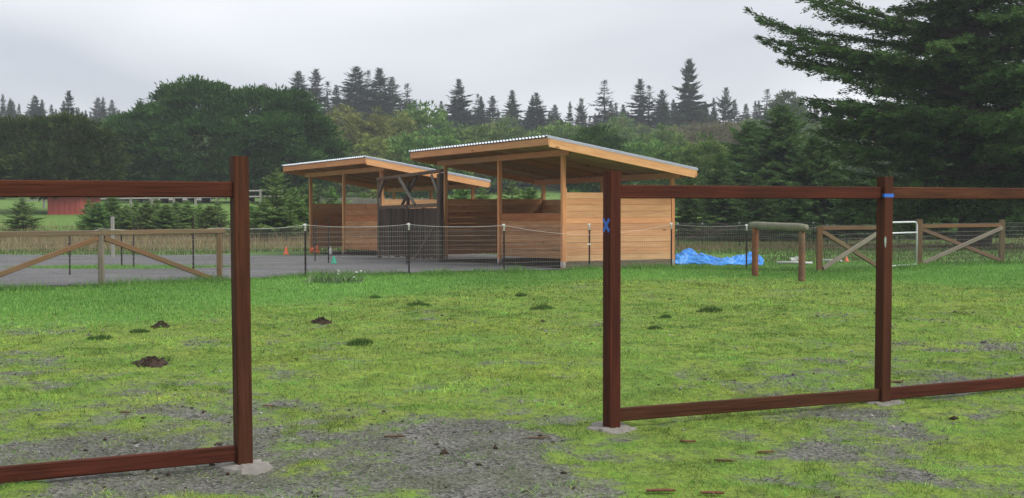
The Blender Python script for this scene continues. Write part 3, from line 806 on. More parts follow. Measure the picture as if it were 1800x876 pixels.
# ------------------------------------------------------------------ weathered plank gate between the shelters
def s_at(px, t):
    d = ray(px, 460); a, b = 0.0, 25.0
    k = d.x / d.y
    # (P3 + U s + W t).x = k * y
    return (k * (P3.y + W.y * t) - P3.x - W.x * t) / (U.x - k * U.y)
TG = -.58
sr, sl = s_at(772.5, TG), s_at(667.5, TG); sm = (sr + sl) / 2
gp = lambda s, h, t=TG: SP(s, t, h)
gate = thing("plank_gate", "weathered dark grey double plank gate under an open timber frame with X brace", "gate", gp(sm, 0))
beam("post", gp(sr, -.05), gp(sr, 2.34), .10, .12, "oldbeam", gate, up=U)
beam("post", gp(sr - .13, -.05, TG - .01), gp(sr - .13, 2.36, TG - .01), .10, .10, "gatewood", gate, up=U)
beam("post", gp(sl, -.05), gp(sl, 2.26), .10, .12, "oldbeam", gate, up=U)
beam("post", gp(sm, -.05), gp(sm, 2.2), .07, .09, "gatewood", gate, up=U)
beam("top_beam", gp(sl + .12, 2.31), gp(sr - .17, 2.42), .09, .085, "oldbeam", gate)
beam("rail", gp(sl - .06, 1.50), gp(sm + .05, 1.51), .07, .10, "oldbeam", gate)
beam("rail", gp(sm - .05, 1.51), gp(sr + .06, 1.53), .07, .10, "oldbeam", gate)
beam("brace", gp(sm + .48, 2.30, TG - .05), gp(sm - .55, 1.55, TG - .05), .04, .10, "palebeam", gate)
beam("brace", gp(sm - .48, 2.32, TG + .05), gp(sm + .52, 1.55, TG + .05), .04, .10, "gatewood", gate)
beam("knee_brace", gp(sr + .42, 2.32, TG - .03), gp(sr + .04, 1.86, TG - .03), .04, .09, "palebeam", gate)
beam("knee_brace", gp(sl - .42, 2.26, TG - .03), gp(sl - .04, 1.82, TG - .03), .04, .09, "gatewood", gate)
r = random.Random(4)
for a, b in ((sl - .07, sm + .05), (sm - .05, sr + .07)):
    k = 11; wd = (a - b) / k
    for i in range(k):
        s = a - wd * (i + .5); top = 1.455 + r.uniform(-.008, .004)
        beam("plank", gp(s, .12 + r.uniform(-.02, .03), TG + r.uniform(-.004, .004)), gp(s, top, TG + r.uniform(-.004, .004)), .022, abs(wd) - .008, "gatewood", gate, up=U)
    for z in (.35, 1.25):
        beam("cross_rail", gp(a - .02, z, TG + .035), gp(b + .02, z, TG + .035), .036, .09, "gatewood", gate)
pole = beam("leaning_pole", gp(sr + .95, 0, TG - .35), gp(sr + .1, 1.02, TG - .09), .03, .03, "palebeam")
tag(pole, "thin pale pole leaning against the dark plank gate", "pole")

# ================================================================== WIRE FENCE
ISL = Vector((0, 0, 1))
def on_line(px):
    """Point of the wire line seen at column px."""
    k = ray(px, 480); k = k.x / k.y
    for a, b in zip(FP[:-1], FP[1:]):
        f0, f1 = a.x - k * a.y, b.x - k * b.y
        if f0 <= 0 <= f1:
            u = -f0 / (f1 - f0 + 1e-9); p = a.lerp(b, u); p.z = float(terrain(p.x, p.y)); return p
wf = thing("wire_fence", "long wire mesh fence on dark steel posts with white insulators before the gravel", "fence", FP[3])
def t_post(base, ztop, parent, insul=True, tip=True):
    b = Vector((base.x, base.y, base.z - .05)); t = Vector((base.x, base.y, base.z + ztop))
    mb = MB(); h = t.z - b.z; c = (b + t) / 2
    mb.box(c, Vector((.038, 0, 0)), Vector((0, .007, 0)), Vector((0, 0, h))); mb.box(c + Vector((0, .018, 0)), Vector((.007, 0, 0)), Vector((0, .028, 0)), Vector((0, 0, h)))
    zz = b.z + .15
    while zz < t.z - .1: mb.box((base.x, base.y - .006, zz), (.014, 0, 0), (0, .006, 0), (0, 0, .014)); zz += .09
    p = mb.build("steel_post", "tpost", parent, at=b)
    if tip:
        mb = MB(); c = Vector((t.x, t.y, t.z - .075)); mb.box(c, (.041, 0, 0), (0, .010, 0), (0, 0, .15)); mb.box(c + Vector((0, .018, 0)), (.010, 0, 0), (0, .031, 0), (0, 0, .15)); mb.build("post_tip", "tpost_top", p)
    if insul:
        mb = MB(); z = t.z - .02
        mb.box((t.x, t.y, z), (.042, 0, 0), (0, .042, 0), (0, 0, .04)); mb.box((t.x - .03, t.y - .03, z), (.028, 0, 0), (0, .026, 0), (0, 0, .02)); mb.box((t.x, t.y, z - .035), (.022, 0, 0), (0, .026, 0), (0, 0, .05))
        mb.build("insulator", "white", p)
    return p
for px, zt in ((537, 1.10), (719, 1.10), (886, 1.07), (1036, 1.06), (1180, 1.07), (1312, 1.04)):
    t_post(on_line(px), zt, wf)
mb = MB()                                   # the lower clip on one post
p = on_line(1036); mb.box((p.x - .01, p.y - .02, p.z + .59), (.075, 0, 0), (0, .03, 0), (0, 0, .03)); mb.build("insulator", "white", wf)
mb = MB(); HW = [0, .1, .2, .3, .4, .5, .6, .7, .8, .9, 1.0]
skip = (FP[10], FP[11])
step = .05
for a, b in zip(FP[:-1], FP[1:]):
    if a is skip[0]: continue
    n = max(1, int((b - a).length / 1.0))
    for i in range(n):
        u, v = a.lerp(b, i / n), a.lerp(b, (i + 1) / n)
        u.z = float(terrain(u.x, u.y)) + .02; v.z = float(terrain(v.x, v.y)) + .02
        for h in HW: mb.bar(u + ISL * h, v + ISL * h, .0025, 3)
        k = max(1, int((v - u).length / step))
        for j in range(k):
            w = u.lerp(v, j / k); mb.bar(w, w + ISL * 1.0, .0022, 3)
o = mb.build("wire_mesh", "wire", wf); o["kind"] = "stuff"
# white electric tape from insulator to insulator
line = []
for px, z in ((121, 1.02), (178, 1.05), (386, 1.04), (537, 1.07), (719, 1.07), (886, 1.04), (1036, .80), (1180, 1.03), (1312, 1.02), (1440, .98)):
    p = on_line(px); line.append(Vector((p.x, p.y - .035, p.z + z)))
path = []
for a, b in zip(line[:-1], line[1:]):
    for i in range(8):
        u = i / 8; p = a.lerp(b, u); p.z -= .045 * 4 * u * (1 - u); path.append(p)
path.append(line[-1])
tube("electric_tape", path, .0027, "tape_white", wf, k=5)

# dark steel posts standing inside the paddock
cf = thing("steel_post_fence", "row of thin dark steel posts standing on the gravel behind the wire fence", "fence", G(390, 468))
for px, by, ty in ((214, 471.6, 411), (235, 474, 387), (340, 479.6, 379), (390, 468, 387), (554, 462, 385), (577.5, 464.6, 384), (715, 468, 398), (123, 487, 415)):
    g = G(px, by); t = A(px, ty, g.y); t_post(g, max(.6, t.z - g.z), cf, insul=False, tip=False)
st = G(198, 408); tp = A(198, 381, st.y)
tag(beam("marker_stake", st, Vector((st.x, st.y, tp.z)), .09, .09, "whiterail"), "short white stake standing in front of the young conifers at left", "stake")

# back fence on the right with small white insulators
bf = thing("back_fence", "thin wire fence with small white insulators along the dark trees at right", "fence", G(1430, 412))
bl = []
for px, ty in ((1192, 392), (1235, 392), (1300, 391), (1355, 391), (1430, 390.5), (1455, 394), (1467, 394), (1489, 398), (1581, 397), (1690, 396)):
    y = 50.0; t = A(px, ty, y); g = Vector((t.x, t.y, ground_z(t.x, t.y)))
    t_post(g, t.z - g.z, bf, insul=True, tip=False); bl.append(Vector((t.x, t.y - .03, t.z - .03)))
for dz in (0, -.25, -.5):
    tube("fence_wire", [p + Vector((0, 0, dz)) for p in bl], .006, "wire", bf, k=4)

# ------------------------------------------------------------------ timber brace panels at the left end of the wire
hb = thing("brace_fence", "weathered brown timber end panel with diagonal braces, left of the tall stained post", "fence", FP[1])
b0, b1, b2 = FP[0], on_line(178), on_line(386)
for b, mat in ((b0, "palebeam"), (b1, "palebeam"), (b2, "brownrail")):
    beam("post", b + ISL * -.05, b + ISL * .93, .095, .095, mat, hb)
fd = (b2 - b1).normalized()
beam("top_rail", b0 + ISL * .975, b1 + ISL * .975, .09, .085, "brownrail", hb)
beam("top_rail", b1 + ISL * .977 + fd * .003, b2 + ISL * .985 + fd * .1, .09, .085, "brownrail", hb)
beam("brace", b1 + fd * .06 + ISL * .88, b2 - fd * .16 + ISL * .06, .088, .088, "brownrail", hb)
beam("brace", b1 - fd * .06 + ISL * .88, b0 + fd * .1 + ISL * .10, .088, .088, "brownrail", hb)

# ------------------------------------------------------------------ right: X-braced panels and pipe gate
g0, g1, g2, g3 = on_line(1440), on_line(1548), on_line(1615), on_line(1760)
xb = thing("braced_fence", "brown timber fence panel with crossed braces, left of the pipe gate", "fence", g0)
for b, h, w in ((g0, 1.0, .115), (g1, 1.12, .11)): beam("post", b + ISL * -.05, b + ISL * h, w, w, "brownrail", xb)
e = (g1 - g0).normalized()
beam("top_rail", g0 + ISL * .965 + e * .06, g1 + ISL * .955 - e * .06, .085, .085, "brownrail", xb)
nf = e.cross(ISL)
beam("brace", g0 + ISL * .90 + e * .06 - nf * .0, g1 + ISL * .06 - e * .06, .05, .09, "brownrail", xb)
beam("brace", g0 + ISL * .08 + e * .06 + nf * .054, g1 + ISL * .88 - e * .06 + nf * .054, .05, .09, "palebeam", xb)
xc = thing("braced_fence", "brown timber fence panel with crossed braces, right of the pipe gate", "fence", g2)
for b, h, w in ((g2, 1.13, .125), (g3, 1.1, .12)): beam("post", b + ISL * -.05, b + ISL * h, w, w, "brownrail", xc)
e2 = (g3 - g2).normalized(); nf2 = e2.cross(ISL)
beam("top_rail", g2 + ISL * .965 + e2 * .07, g3 + ISL * .96 - e2 * .06, .085, .085, "brownrail", xc)
beam("brace", g2 + ISL * .90 + e2 * .07, g3 + ISL * .08 - e2 * .06, .05, .09, "oldbeam", xc)
beam("brace", g2 + ISL * .08 + e2 * .07 + nf2 * .054, g3 + ISL * .9 - e2 * .06 + nf2 * .054, .05, .09, "palebeam", xc)
pg = thing("pipe_gate", "grey metal pipe gate with rounded corner and wire infill beside wooden post", "gate", g1)
u = (g2 - g1).normalized(); a, b = g1 + u * .10, g2 - u * .12
def rounded(z0, z1, rad=.11):
    pts = [a + ISL * z0, a + ISL * (z1 - rad)]
    for i in range(1, 6): t = math.pi / 2 * i / 5; pts.append(a + u * (rad - rad * math.cos(t)) + ISL * (z1 - rad + rad * math.sin(t)))
    for i in range(0, 6): t = math.pi / 2 * i / 5; pts.append(b - u * (rad - rad * math.sin(t)) + ISL * (z1 - rad + rad * math.cos(t)))
    pts.append(b + ISL * z0); return pts
tube("gate_frame", rounded(.05, 1.07), .022, "gatepipe", pg)
tube("gate_rail", [a + ISL * .82, b + ISL * .82], .020, "gatepipe", pg)
tube("gate_rail", [a + ISL * .06, b + ISL * .06], .020, "gatepipe", pg)
mb = MB(); k = int((b - a).length / .055)
for i in range(1, k): w = a.lerp(b, i / k); mb.bar(w + ISL * .07, w + ISL * .82, .002, 3)
for i in range(1, 8): mb.bar(a + ISL * (.06 + .1 * i), b + ISL * (.06 + .1 * i), .002, 3)
o = mb.build("gate_mesh", "wire", pg); o["kind"] = "stuff"
mb = MB(); c = b + u * .05 + ISL * .8; mb.box(c, u * .12, nf * .02, ISL * .02); mb.build("latch", "steel", pg)

# ------------------------------------------------------------------ hitching rail
h0, h1 = G(1327, 487), G(1409, 494)
hr = thing("hitching_rail", "rustic hitching rail, a mossy grey log across two round posts", "hitching rail", h0)
e = (h1 - h0).normalized()
def rough_path(p, q_, n, j, seed):
    rr = random.Random(seed); return [p.lerp(q_, i / n) + Vector((rr.uniform(-j, j), rr.uniform(-j, j), 0)) for i in range(n + 1)]
for b, s, zt in ((h0, 1, .99), (h1, 2, .99)):
    tube("post", rough_path(b - ISL * .1, b + ISL * zt, 7, .006, s), [.072, .070, .068, .067, .066, .065, .064, .062], "post_red", hr, k=12)
tp = [x + ISL * .02 for x in rough_path(h0 - e * .16 + ISL * 1.03, h1 + e * .14 + ISL * 1.035, 9, .008, 5)]
lg = tube("log", tp, [.060, .075, .079, .077, .078, .076, .078, .080, .078, .064], "log_grey", hr, k=14)

# ------------------------------------------------------------------ blue tarpaulin in a heap
def make_tarp():
    a, b = G(1187, 466), G(1341, 467); c = (a + b) / 2; L = (b - a).length
    nx, ny = 170, 64; vs = []
    ex = (b - a).normalized(); ey = Vector((-ex.y, ex.x, 0))
    for j in range(ny):
        for i in range(nx):
            u, v = i / (nx - 1), j / (ny - 1)
            prof = np.interp(u, [0, .06, .2, .36, .5, .62, .78, .86, .93, 1], [.25, .34, .27, .2, .06, .13, .22, .33, .26, .0])
            edge = min(1, v / .45) * min(1, (1 - v) / .3)
            edge = edge ** .7
            wob = (fbm(u * 7, v * 3, 3, 3) - .5) * .25
            p = a + ex * (u * L) + ey * ((v - .12) * (.95 + wob) + .12 * math.sin(u * 9))
            rid = 1.1 * abs(float(fbm(u * 8 + v * 4, v * 4, 7, 2)) - .5) + .28 * abs(float(fbm(u * 20 - v * 9, v * 9 + u * 6, 19, 2)) - .5)
            z = ground_z(p.x, p.y) + .02 + prof * .8 * edge * (.72 + .9 * float(fbm(u * 6, v * 3, 13, 3)) * .6) + (rid * .52 - .05) * (0.25 + edge * .75) * .8
            vs.append(p + ISL * (z - p.z) if False else Vector((p.x, p.y, max(z, ground_z(p.x, p.y) + .012))))
    fs = [(j * nx + i, j * nx + i + 1, (j + 1) * nx + i + 1, (j + 1) * nx + i) for j in range(ny - 1) for i in range(nx - 1)]
    mb = MB(); mb.add(vs, fs); o = mb.build("tarpaulin", "tarp", at=c, smooth=True)
    tag(o, "crumpled bright blue tarpaulin lying in a heap beside the right shelter", "tarpaulin")
    md = o.modifiers.new("thickness", 'SOLIDIFY'); md.thickness = .004
make_tarp()

# ------------------------------------------------------------------ small things on the ground
def cone_thing(px, by, h, r, mat, label, tilt=None, group=None, depth=None):
    g = G(px, by); z = g.z + .04
    t = thing("marker_cone", label, "cone", (g.x, g.y, z), group)
    vs, fs = [], []; k = 20; prof = ((r * .95, .012), (r * .9, .02), (r * .28, h * .96), (r * .2, h), (r * .12, h * .97))
    for rr, zz in prof:
        for j in range(k): a = 2 * math.pi * j / k; vs.append((rr * math.cos(a), rr * math.sin(a), zz))
    for i in range(len(prof) - 1):
        for j in range(k): fs.append((i * k + j, i * k + (j + 1) % k, (i + 1) * k + (j + 1) % k, (i + 1) * k + j))
    fs.append(tuple(range((len(prof) - 1) * k, len(prof) * k)))
    obj("cone_body", pymesh("cone_body", vs, fs, True), M[mat], t)
    obj("cone_base", box_mesh(r * 2.3, r * 2.3, .014, .004), M[mat], t).location = (0, 0, .007)
    if tilt: t.rotation_euler = tilt; t.location.z += r * .8
    return t
cone_thing(503, 450, .25, .085, "orange", "orange cone standing alone at the far edge of the gravel, left of the shelters")
cone_thing(549, 446, .24, .085, "orange", "orange cone tipped over against the left post of the farther shelter", tilt=(R(78), 0, R(25)))
cone_thing(557, 448.5, .22, .085, "orange", "orange cone leaning beside the tipped one at the farther shelter", tilt=(R(24), R(10), 0))
cone_thing(587, 466, .19, .07, "teal", "green cone on the gravel in front of the farther shelter")
cone_thing(1488, 463, .13, .055, "coral", "faded red cone in the grass behind the crossed brace panel")
g = G(581.5, 449.5)
bt = thing("jug", "white plastic jug standing behind the green cone", "jug", (g.x, g.y, g.z + .035))
vs, fs = [], []; k = 16; prof = ((.05, 0), (.058, .01), (.058, .13), (.045, .17), (.02, .195), (.02, .215))
for rr, zz in prof:
    for j in range(k): a = 2 * math.pi * j / k; vs.append((rr * math.cos(a), rr * math.sin(a), zz))
fs = [(i * k + j, i * k + (j + 1) % k, (i + 1) * k + (j + 1) % k, (i + 1) * k + j) for i in range(len(prof) - 1) for j in range(k)]
fs.append(tuple(range((len(prof) - 1) * k, len(prof) * k)))
obj("bottle_body", pymesh("bottle_body", vs, fs, True), M["white"], bt)
o = tube("cap", [(g.x, g.y, g.z + .25), (g.x, g.y, g.z + .275)], .024, "white", bt)

def molehill(px, py, w, h, label, seed):
    g = G(px, py); r_ = random.Random(seed); vs = []; nr, na = 9, 26
    w = w * g.y / F / 2; h = h * g.y / F
    for i in range(nr):
        for j in range(na):
            a = 2 * math.pi * j / na; rr = w * (i / (nr - 1)) * (1 + .18 * math.sin(2 * a + seed))
            x, y = g.x + rr * math.cos(a), g.y + rr * 1.5 * math.sin(a)
            k = 1 - i / (nr - 1)
            z = ground_z(x, y) + h * .40 * (k ** .8) * (.35 + 1.3 * float(fbm(x * 9, y * 9, seed, 3))) + (.012 if i < nr - 1 else -.01) * r_.uniform(.2, 1.6)
            vs.append((x, y, z))
    fs = [(i * na + j, i * na + (j + 1) % na, (i + 1) * na + (j + 1) % na, (i + 1) * na + j) for i in range(nr - 1) for j in range(na)]
    mb = MB(); mb.add(vs, fs)
    for _ in range(70):
        a = r_.uniform(0, 6.28); rr = w * r_.uniform(.1, 1.25); x, y = g.x + rr * math.cos(a), g.y + rr * 1.4 * math.sin(a); s = r_.uniform(.008, .03)
        kk = max(0, 1 - rr / w)
        mb.box((x, y, ground_z(x, y) + h * kk * .9 + s * .3), Vector((r_.uniform(.6, 1), r_.uniform(-.5, .5), .2)) * s, Vector((-.3, r_.uniform(.5, 1), .1)) * s, Vector((.1, .1, .8)) * s)
    tag(mb.build("molehill", "soil", at=g), label, "molehill", "molehills on the mossy turf")
molehill(283, 577, 26, 10, "small dark molehill nearest the long grass at left", 1)
molehill(264, 640, 58, 13, "wide flat crumbled molehill, the nearest of the three", 2)
molehill(565, 567, 36, 11, "molehill in open turf right of the tall left fence post", 3)

def tuft(px, py, w, h, label, n=420, cols=None):
    g = G(px, py); w = w * g.y / F / 2; h = h * g.y / F
    a = rng.uniform(0, 6.28, n); rr = w * np.sqrt(rng.uniform(0, 1, n)); x = g.x + rr * np.cos(a); y = g.y + rr * np.sin(a) * 1.4
    hh = h * (1.1 - .8 * (rr / w)) * rng.uniform(.3, 1.25, n)
    v, c = blades(x, y, hh, .010 * np.ones(n), rng.uniform(.2, 1.0, n), palette(n, cols or [(.05, .105, .03), (.03, .07, .022), (.08, .15, .04)], (3, 2, 2)))
    v = v - np.array([g.x, g.y, g.z])
    o = obj("grass_tuft", npmesh("grass_tuft", v, np.arange(len(v)).reshape(-1, 3), M["blade"], col=c)); attach(o, None, Matrix.Translation(g))
    tag(o, label, "grass tuft", "grass tufts in the mossy turf")
for px, py, w, h, lb in ((631, 606, 50, 14, "dark grass tuft in open turf, the nearest one right of the tall left post"),
                         (175, 595, 44, 11, "low dark grass tuft left of the small molehill"),
                         (245, 584, 34, 9, "faint low grass tuft just below the small molehill at left"),
                         (737, 536, 44, 11, "broad blue green grass tuft below the dark plank gate"),
                         (953, 543, 46, 11, "broad grass tuft midway below the nearer shelter"),
                         (916, 522, 20, 8, "small grass tuft close to the long lawn below the nearer shelter"),
                         (1247, 547, 46, 12, "grass tuft between the two right stained posts, below the hitching rail"),
                         (1152, 580, 26, 9, "small grass tuft just right of the post with the blue X"),
                         (660, 524, 26, 8, "small grass tuft at the lawn edge below the farther shelter"),
                         (1170, 558, 22, 8, "tiny grass tuft behind the one beside the blue X post")):
    tuft(px, py, w, h, lb)
# pale weed with white flowers at the wire
g = G(585, 497)
wd_ = thing("flowering_weed", "pale leafy weed with small white flowers at the wire fence foot", "weed", g)
vs = []; n = 260; a = rng.uniform(0, 6.28, n); rr = .45 * np.sqrt(rng.uniform(0, 1, n)); x = g.x + rr * np.cos(a) * 1.3; y = g.y + rr * np.sin(a) * .8
v, c = blades(x, y, rng.uniform(.05, .2, n), .04 * np.ones(n), rng.uniform(.2, 1.2, n), palette(n, [(.13, .2, .1), (.09, .17, .06), (.2, .26, .16)], (2, 2, 1)))
obj("leaves", npmesh("leaves", v - np.array(g), np.arange(len(v)).reshape(-1, 3), M["blade"], col=c), parent=wd_)
mb = MB(); r = random.Random(3)
for _ in range(8):
    p = Vector((g.x + r.uniform(-.1, .75), g.y + r.uniform(-.3, .3), g.z + r.uniform(.12, .25))); s = r.uniform(.012, .03)
    mb.box(p, (s, 0, 0), (0, s, 0), (0, 0, s * .7))
o = mb.build("flowers", "white", wd_); o["kind"] = "stuff"

def stick(px, py, lpx, ang, rad, mat, name, label, cat, flat=1.0):
    g = G(px, py); L = lpx * g.y / F; d = Vector((math.cos(ang), math.sin(ang), 0)); r_ = random.Random(int(px))
    pts = []
    for i in range(6):
        p = g + d * (L * (i / 5 - .5)) + Vector((r_.uniform(-.02, .02), r_.uniform(-.02, .02), 0)) * L * (0 if name == 'bark_strip' else 1)
        p.z = ground_z(g.x, g.y) + .012 + .25 * (ground_z(p.x, p.y) - ground_z(g.x, g.y)) + rad * .5; pts.append(p)
    if name == "bark_strip":
        sd = Vector((-d.y, d.x, 0)); mb = MB(); top, bot = [], []; nn = 14
        for i in range(nn):
            u_ = i / (nn - 1); f_ = u_ * 4.999; p = pts[int(f_)].lerp(pts[int(f_) + 1], f_ % 1); wv = rad * 1.7 * (math.sin(math.pi * min(1, u_ * .9 + .08)) ** .5) * r_.uniform(.6, 1.25)
            for kx in (-1, -.4, .4, 1):
                v_ = p + sd * wv * kx + Vector((0, 0, rad * (.45 * abs(kx) ** 2) - rad * .3)); top.append(v_); bot.append(v_ - Vector((0, 0, .005)))
        m4 = nn * 4; fs = []
        for i in range(nn - 1):
            for k_ in range(3):
                q4 = (i * 4 + k_, (i + 1) * 4 + k_, (i + 1) * 4 + k_ + 1, i * 4 + k_ + 1); fs.append(q4); fs.append(tuple(m4 + z_ for z_ in reversed(q4)))
            fs.append((i * 4, m4 + i * 4, m4 + i * 4 + 4, i * 4 + 4)); fs.append((i * 4 + 3, i * 4 + 7, m4 + i * 4 + 7, m4 + i * 4 + 3))
        mb.add(top + bot, fs); return tag(mb.build(name, mat, at=g), label, cat)
    o = tube(name, pts, [rad * .5, rad, rad * 1.1, rad, rad * .9, rad * .4], mat, k=7)
    return tag(o, label, cat)
stick(150 / 1552 * 560 + 640, 776, 40, .12, .008, "stick", "stick", "dark stick on the bare gravel near the centre bottom", "stick")
stick(472, 718, 24, -.35, .008, "barkchip", "bark_strip", "reddish bark strip just right of the tall left post", "bark")
stick(1209, 783, 28, -.1, .011, "barkchip", "bark_strip", "red bark strip on moss right of the blue X post footing", "bark")
stick(1346, 797, 30, .12, .009, "barkchip", "bark_strip", "dark red bark strip lying on a bare patch at lower right", "bark")
stick(1162, 873, 52, .05, .014, "barkchip", "bark_strip", "thick red bark strip at the bottom edge, left of its twin", "bark")
stick(1252, 874, 42, -.08, .014, "barkchip", "bark_strip", "thick red bark strip at the bottom edge, right of its twin", "bark")
stick(1275, 817, 40, -.2, .008, "stick", "stick", "long thin dark stick across the moss at lower right", "stick")
stick(945, 773, 50, .3, .006, "stick", "stick", "pale thin stick on gravel left of the blue X post footing", "stick")
stick(220, 728, 24, -.1, .007, "stick", "stick", "thin brown stick lying left of the tall left post", "stick")
stick(1575, 675, 26, .1, .010, "stick", "stick", "short stick in front of the far right stained post", "stick")
# pale pipes lying in the meadow behind the hitching rail
def pipe(p0, p1, rad, label):
    a, b = G(*p0), G(*p1); a.z += rad + .02; b.z += rad + .02
    tag(tube("pipe", [a, a.lerp(b, .5) + Vector((0, 0, .01)), b], rad, "pvc", k=8), label, "pipe", "pale pipes lying in the grass")
pipe((1366, 466.5), (1428, 467.5), .035, "long pale pipe on the ground behind the right hitching post")
pipe((1446, 462), (1480, 463), .035, "short pale pipe behind the crossed brace panel")
g = G(1397, 459.5); mb = MB(); mb.box((g.x, g.y, g.z + .06), (.24, .02, 0), (-.02, .14, 0), (0, .02, .11)); mb.box((g.x + .05, g.y - .03, g.z + .13), (.1, 0, 0), (0, .1, 0), (0, 0, .03))
tag(mb.build("bucket_lid", "white", at=g), "small white plastic lump beside the pale pipe behind the hitching rail", "plastic scrap")

# heap of cut branches at the edge of the meadow
def brush_pile():
    g = G(1300, 424); t = thing("brush_pile", "low heap of cut brown branches under the dark trees", "brush pile", g); r_ = random.Random(9); mb = MB()
    for _ in range(230):
        x = g.x + r_.gauss(0, 1.0); h = .5 * math.exp(-((x - g.x) / 1.3) ** 2)
        p = Vector((x, g.y + r_.uniform(-.9, .9), g.z + r_.uniform(.02, h + .05))); a = r_.uniform(-.5, .5) + (math.pi if r_.random() < .5 else 0); l_ = r_.uniform(.4, 1.5)
        e_ = p + Vector((math.cos(a), math.sin(a) * .7, r_.uniform(-.15, .25))) * l_
        e_.z = max(e_.z, g.z + .02); mb.bar(p, e_, r_.uniform(.008, .024), 4)
    o = mb.build("branches", "cutbrush", t); o["kind"] = "stuff"
    n = 1600; x = g.x + rng.normal(-.5, .8, n); y = g.y - rng.uniform(.2, 1.0, n); h0_ = .48 * np.exp(-((x - g.x) / 1.2) ** 2)
    v, c = blades(x, y, rng.uniform(.05, .22, n), .05 * np.ones(n), rng.uniform(.5, 1.5, n), palette(n, [(.06, .1, .045), (.10, .14, .06)], (2, 1)), z=g.z + h0_ * rng.uniform(.2, 1.1, n))
    obj("leaves", npmesh("leaves", v - np.array(g), np.arange(len(v)).reshape(-1, 3), M["blade"], col=c), parent=t)
brush_pile()

# ================================================================== FAR BUILDINGS AND FENCES
def shed(px0, px1, ptop, y, depth, wall_mat, roof_mat, name, label, cat, base_drop=0.0, roof_h=.5, door=True):
    x0, x1 = PX(px0, y), PX(px1, y); zt = A(px0, ptop, y).z; g = float(terrain((x0 + x1) / 2, y)) - .05 - base_drop
    t = thing(name, label, cat, ((x0 + x1) / 2, y, g))
    n = max(4, int((x1 - x0) / .3)); mb = MB()
    mb.box(((x0 + x1) / 2, y + depth / 2, (g + zt) / 2), (x1 - x0 - .06, 0, 0), (0, depth - .06, 0), (0, 0, zt - g))
    for i in range(n):
        a, b = x0 + (x1 - x0) * i / n, x0 + (x1 - x0) * (i + 1) / n
        mb.box(((a + b) / 2, y, (g + zt) / 2), (b - a - .02, 0, 0), (0, .05, 0), (0, 0, zt - g - .01))
    mb.build("wall", wall_mat, t)
    mb = MB(); w = (x1 - x0) / 2 + .25; c = (x0 + x1) / 2
    v = [(c - w, y - .3, zt - .02), (c + w, y - .3, zt - .02), (c + w, y + depth + .3, zt - .02), (c - w, y + depth + .3, zt - .02), (c - w, y + depth / 2, zt + roof_h), (c + w, y + depth / 2, zt + roof_h)]
    mb.add(v, [(0, 1, 5, 4), (2, 3, 4, 5), (0, 4, 3), (1, 2, 5), (0, 3, 2, 1)]); mb.build("roof", roof_mat, t)
    if door:
        mb = MB(); mb.box((c - .1, y - .032, g + (zt - g) * .42), (min(1.2, w * .5), 0, 0), (0, .03, 0), (0, 0, (zt - g) * .8)); mb.build("door", "darkglass", t)
    return t
shed(84, 143, 345, 82, 4, "redbarn", "barnroof", "red_shed", "red shed with low grey roof at the far left edge of the lawn", "shed", door=False, roof_h=.25)
shed(205, 262, 305, 138, 7, "redbarn", "pinkroof", "red_barn", "red roofed barn half hidden behind the big dome shaped cypress", "barn", roof_h=1.2)
shed(464, 476, 352, 103, 1.2, "white", "barnroof", "white_hut", "tiny white hut at the far fence beside the tall sapling", "hut", door=False, roof_h=.12)
shed(268, 352, 352, 112, 4, "barnroof", "barnroof", "low_grey_shed", "low brown grey shed in shade beneath the big cypress", "shed", roof_h=.3)

wr = thing("white_rail_fence", "far weathered white post and rail fence across the lawn at left", "fence", (PX(145, 92), 92, float(terrain(PX(145, 92), 92))))
prev = None
for px in range(40, 520, 38):
    y = 92 + (px - 145) * .02; x = PX(px, y); g = float(terrain(x, y))
    beam("post", (x, y, g - .05), (x, y, g + 1.1), .14, .14, "whiterail", wr)
    if prev is not None:
        for h in (.55, .98): beam("rail", Vector(prev) + Vector((.06, -.09, h)), Vector((x, y, g)) + Vector((-.06, -.09, h)), .05, .10, "whiterail", wr)
    prev = (x, y, g)
pf = thing("board_fence", "weathered grey picket fence behind the farther shelter", "fence", (PX(610, 62), 62, float(terrain(PX(610, 62), 62))))
mb = MB(); r = random.Random(2)
for i in range(46):
    x = PX(560, 62) + i * .115; g = float(terrain(x, 62)); zt = A(600, 347.5 + r.uniform(-1.5, 2.5), 62).z
    mb.box((x, 62 + r.uniform(-.01, .01), (g + zt) / 2), (.10, 0, 0), (0, .02, 0), (0, 0, zt - g))
o = mb.build("pickets", "shake", pf); o["kind"] = "stuff"
for h in (.4, 1.2):
    x0, x1 = PX(558, 62), PX(560, 62) + 46 * .115; g = float(terrain(x0, 62)); beam("rail", (x0, 62.04, g + h), (x1, 62.04, g + h), .04, .09, "shake", pf)

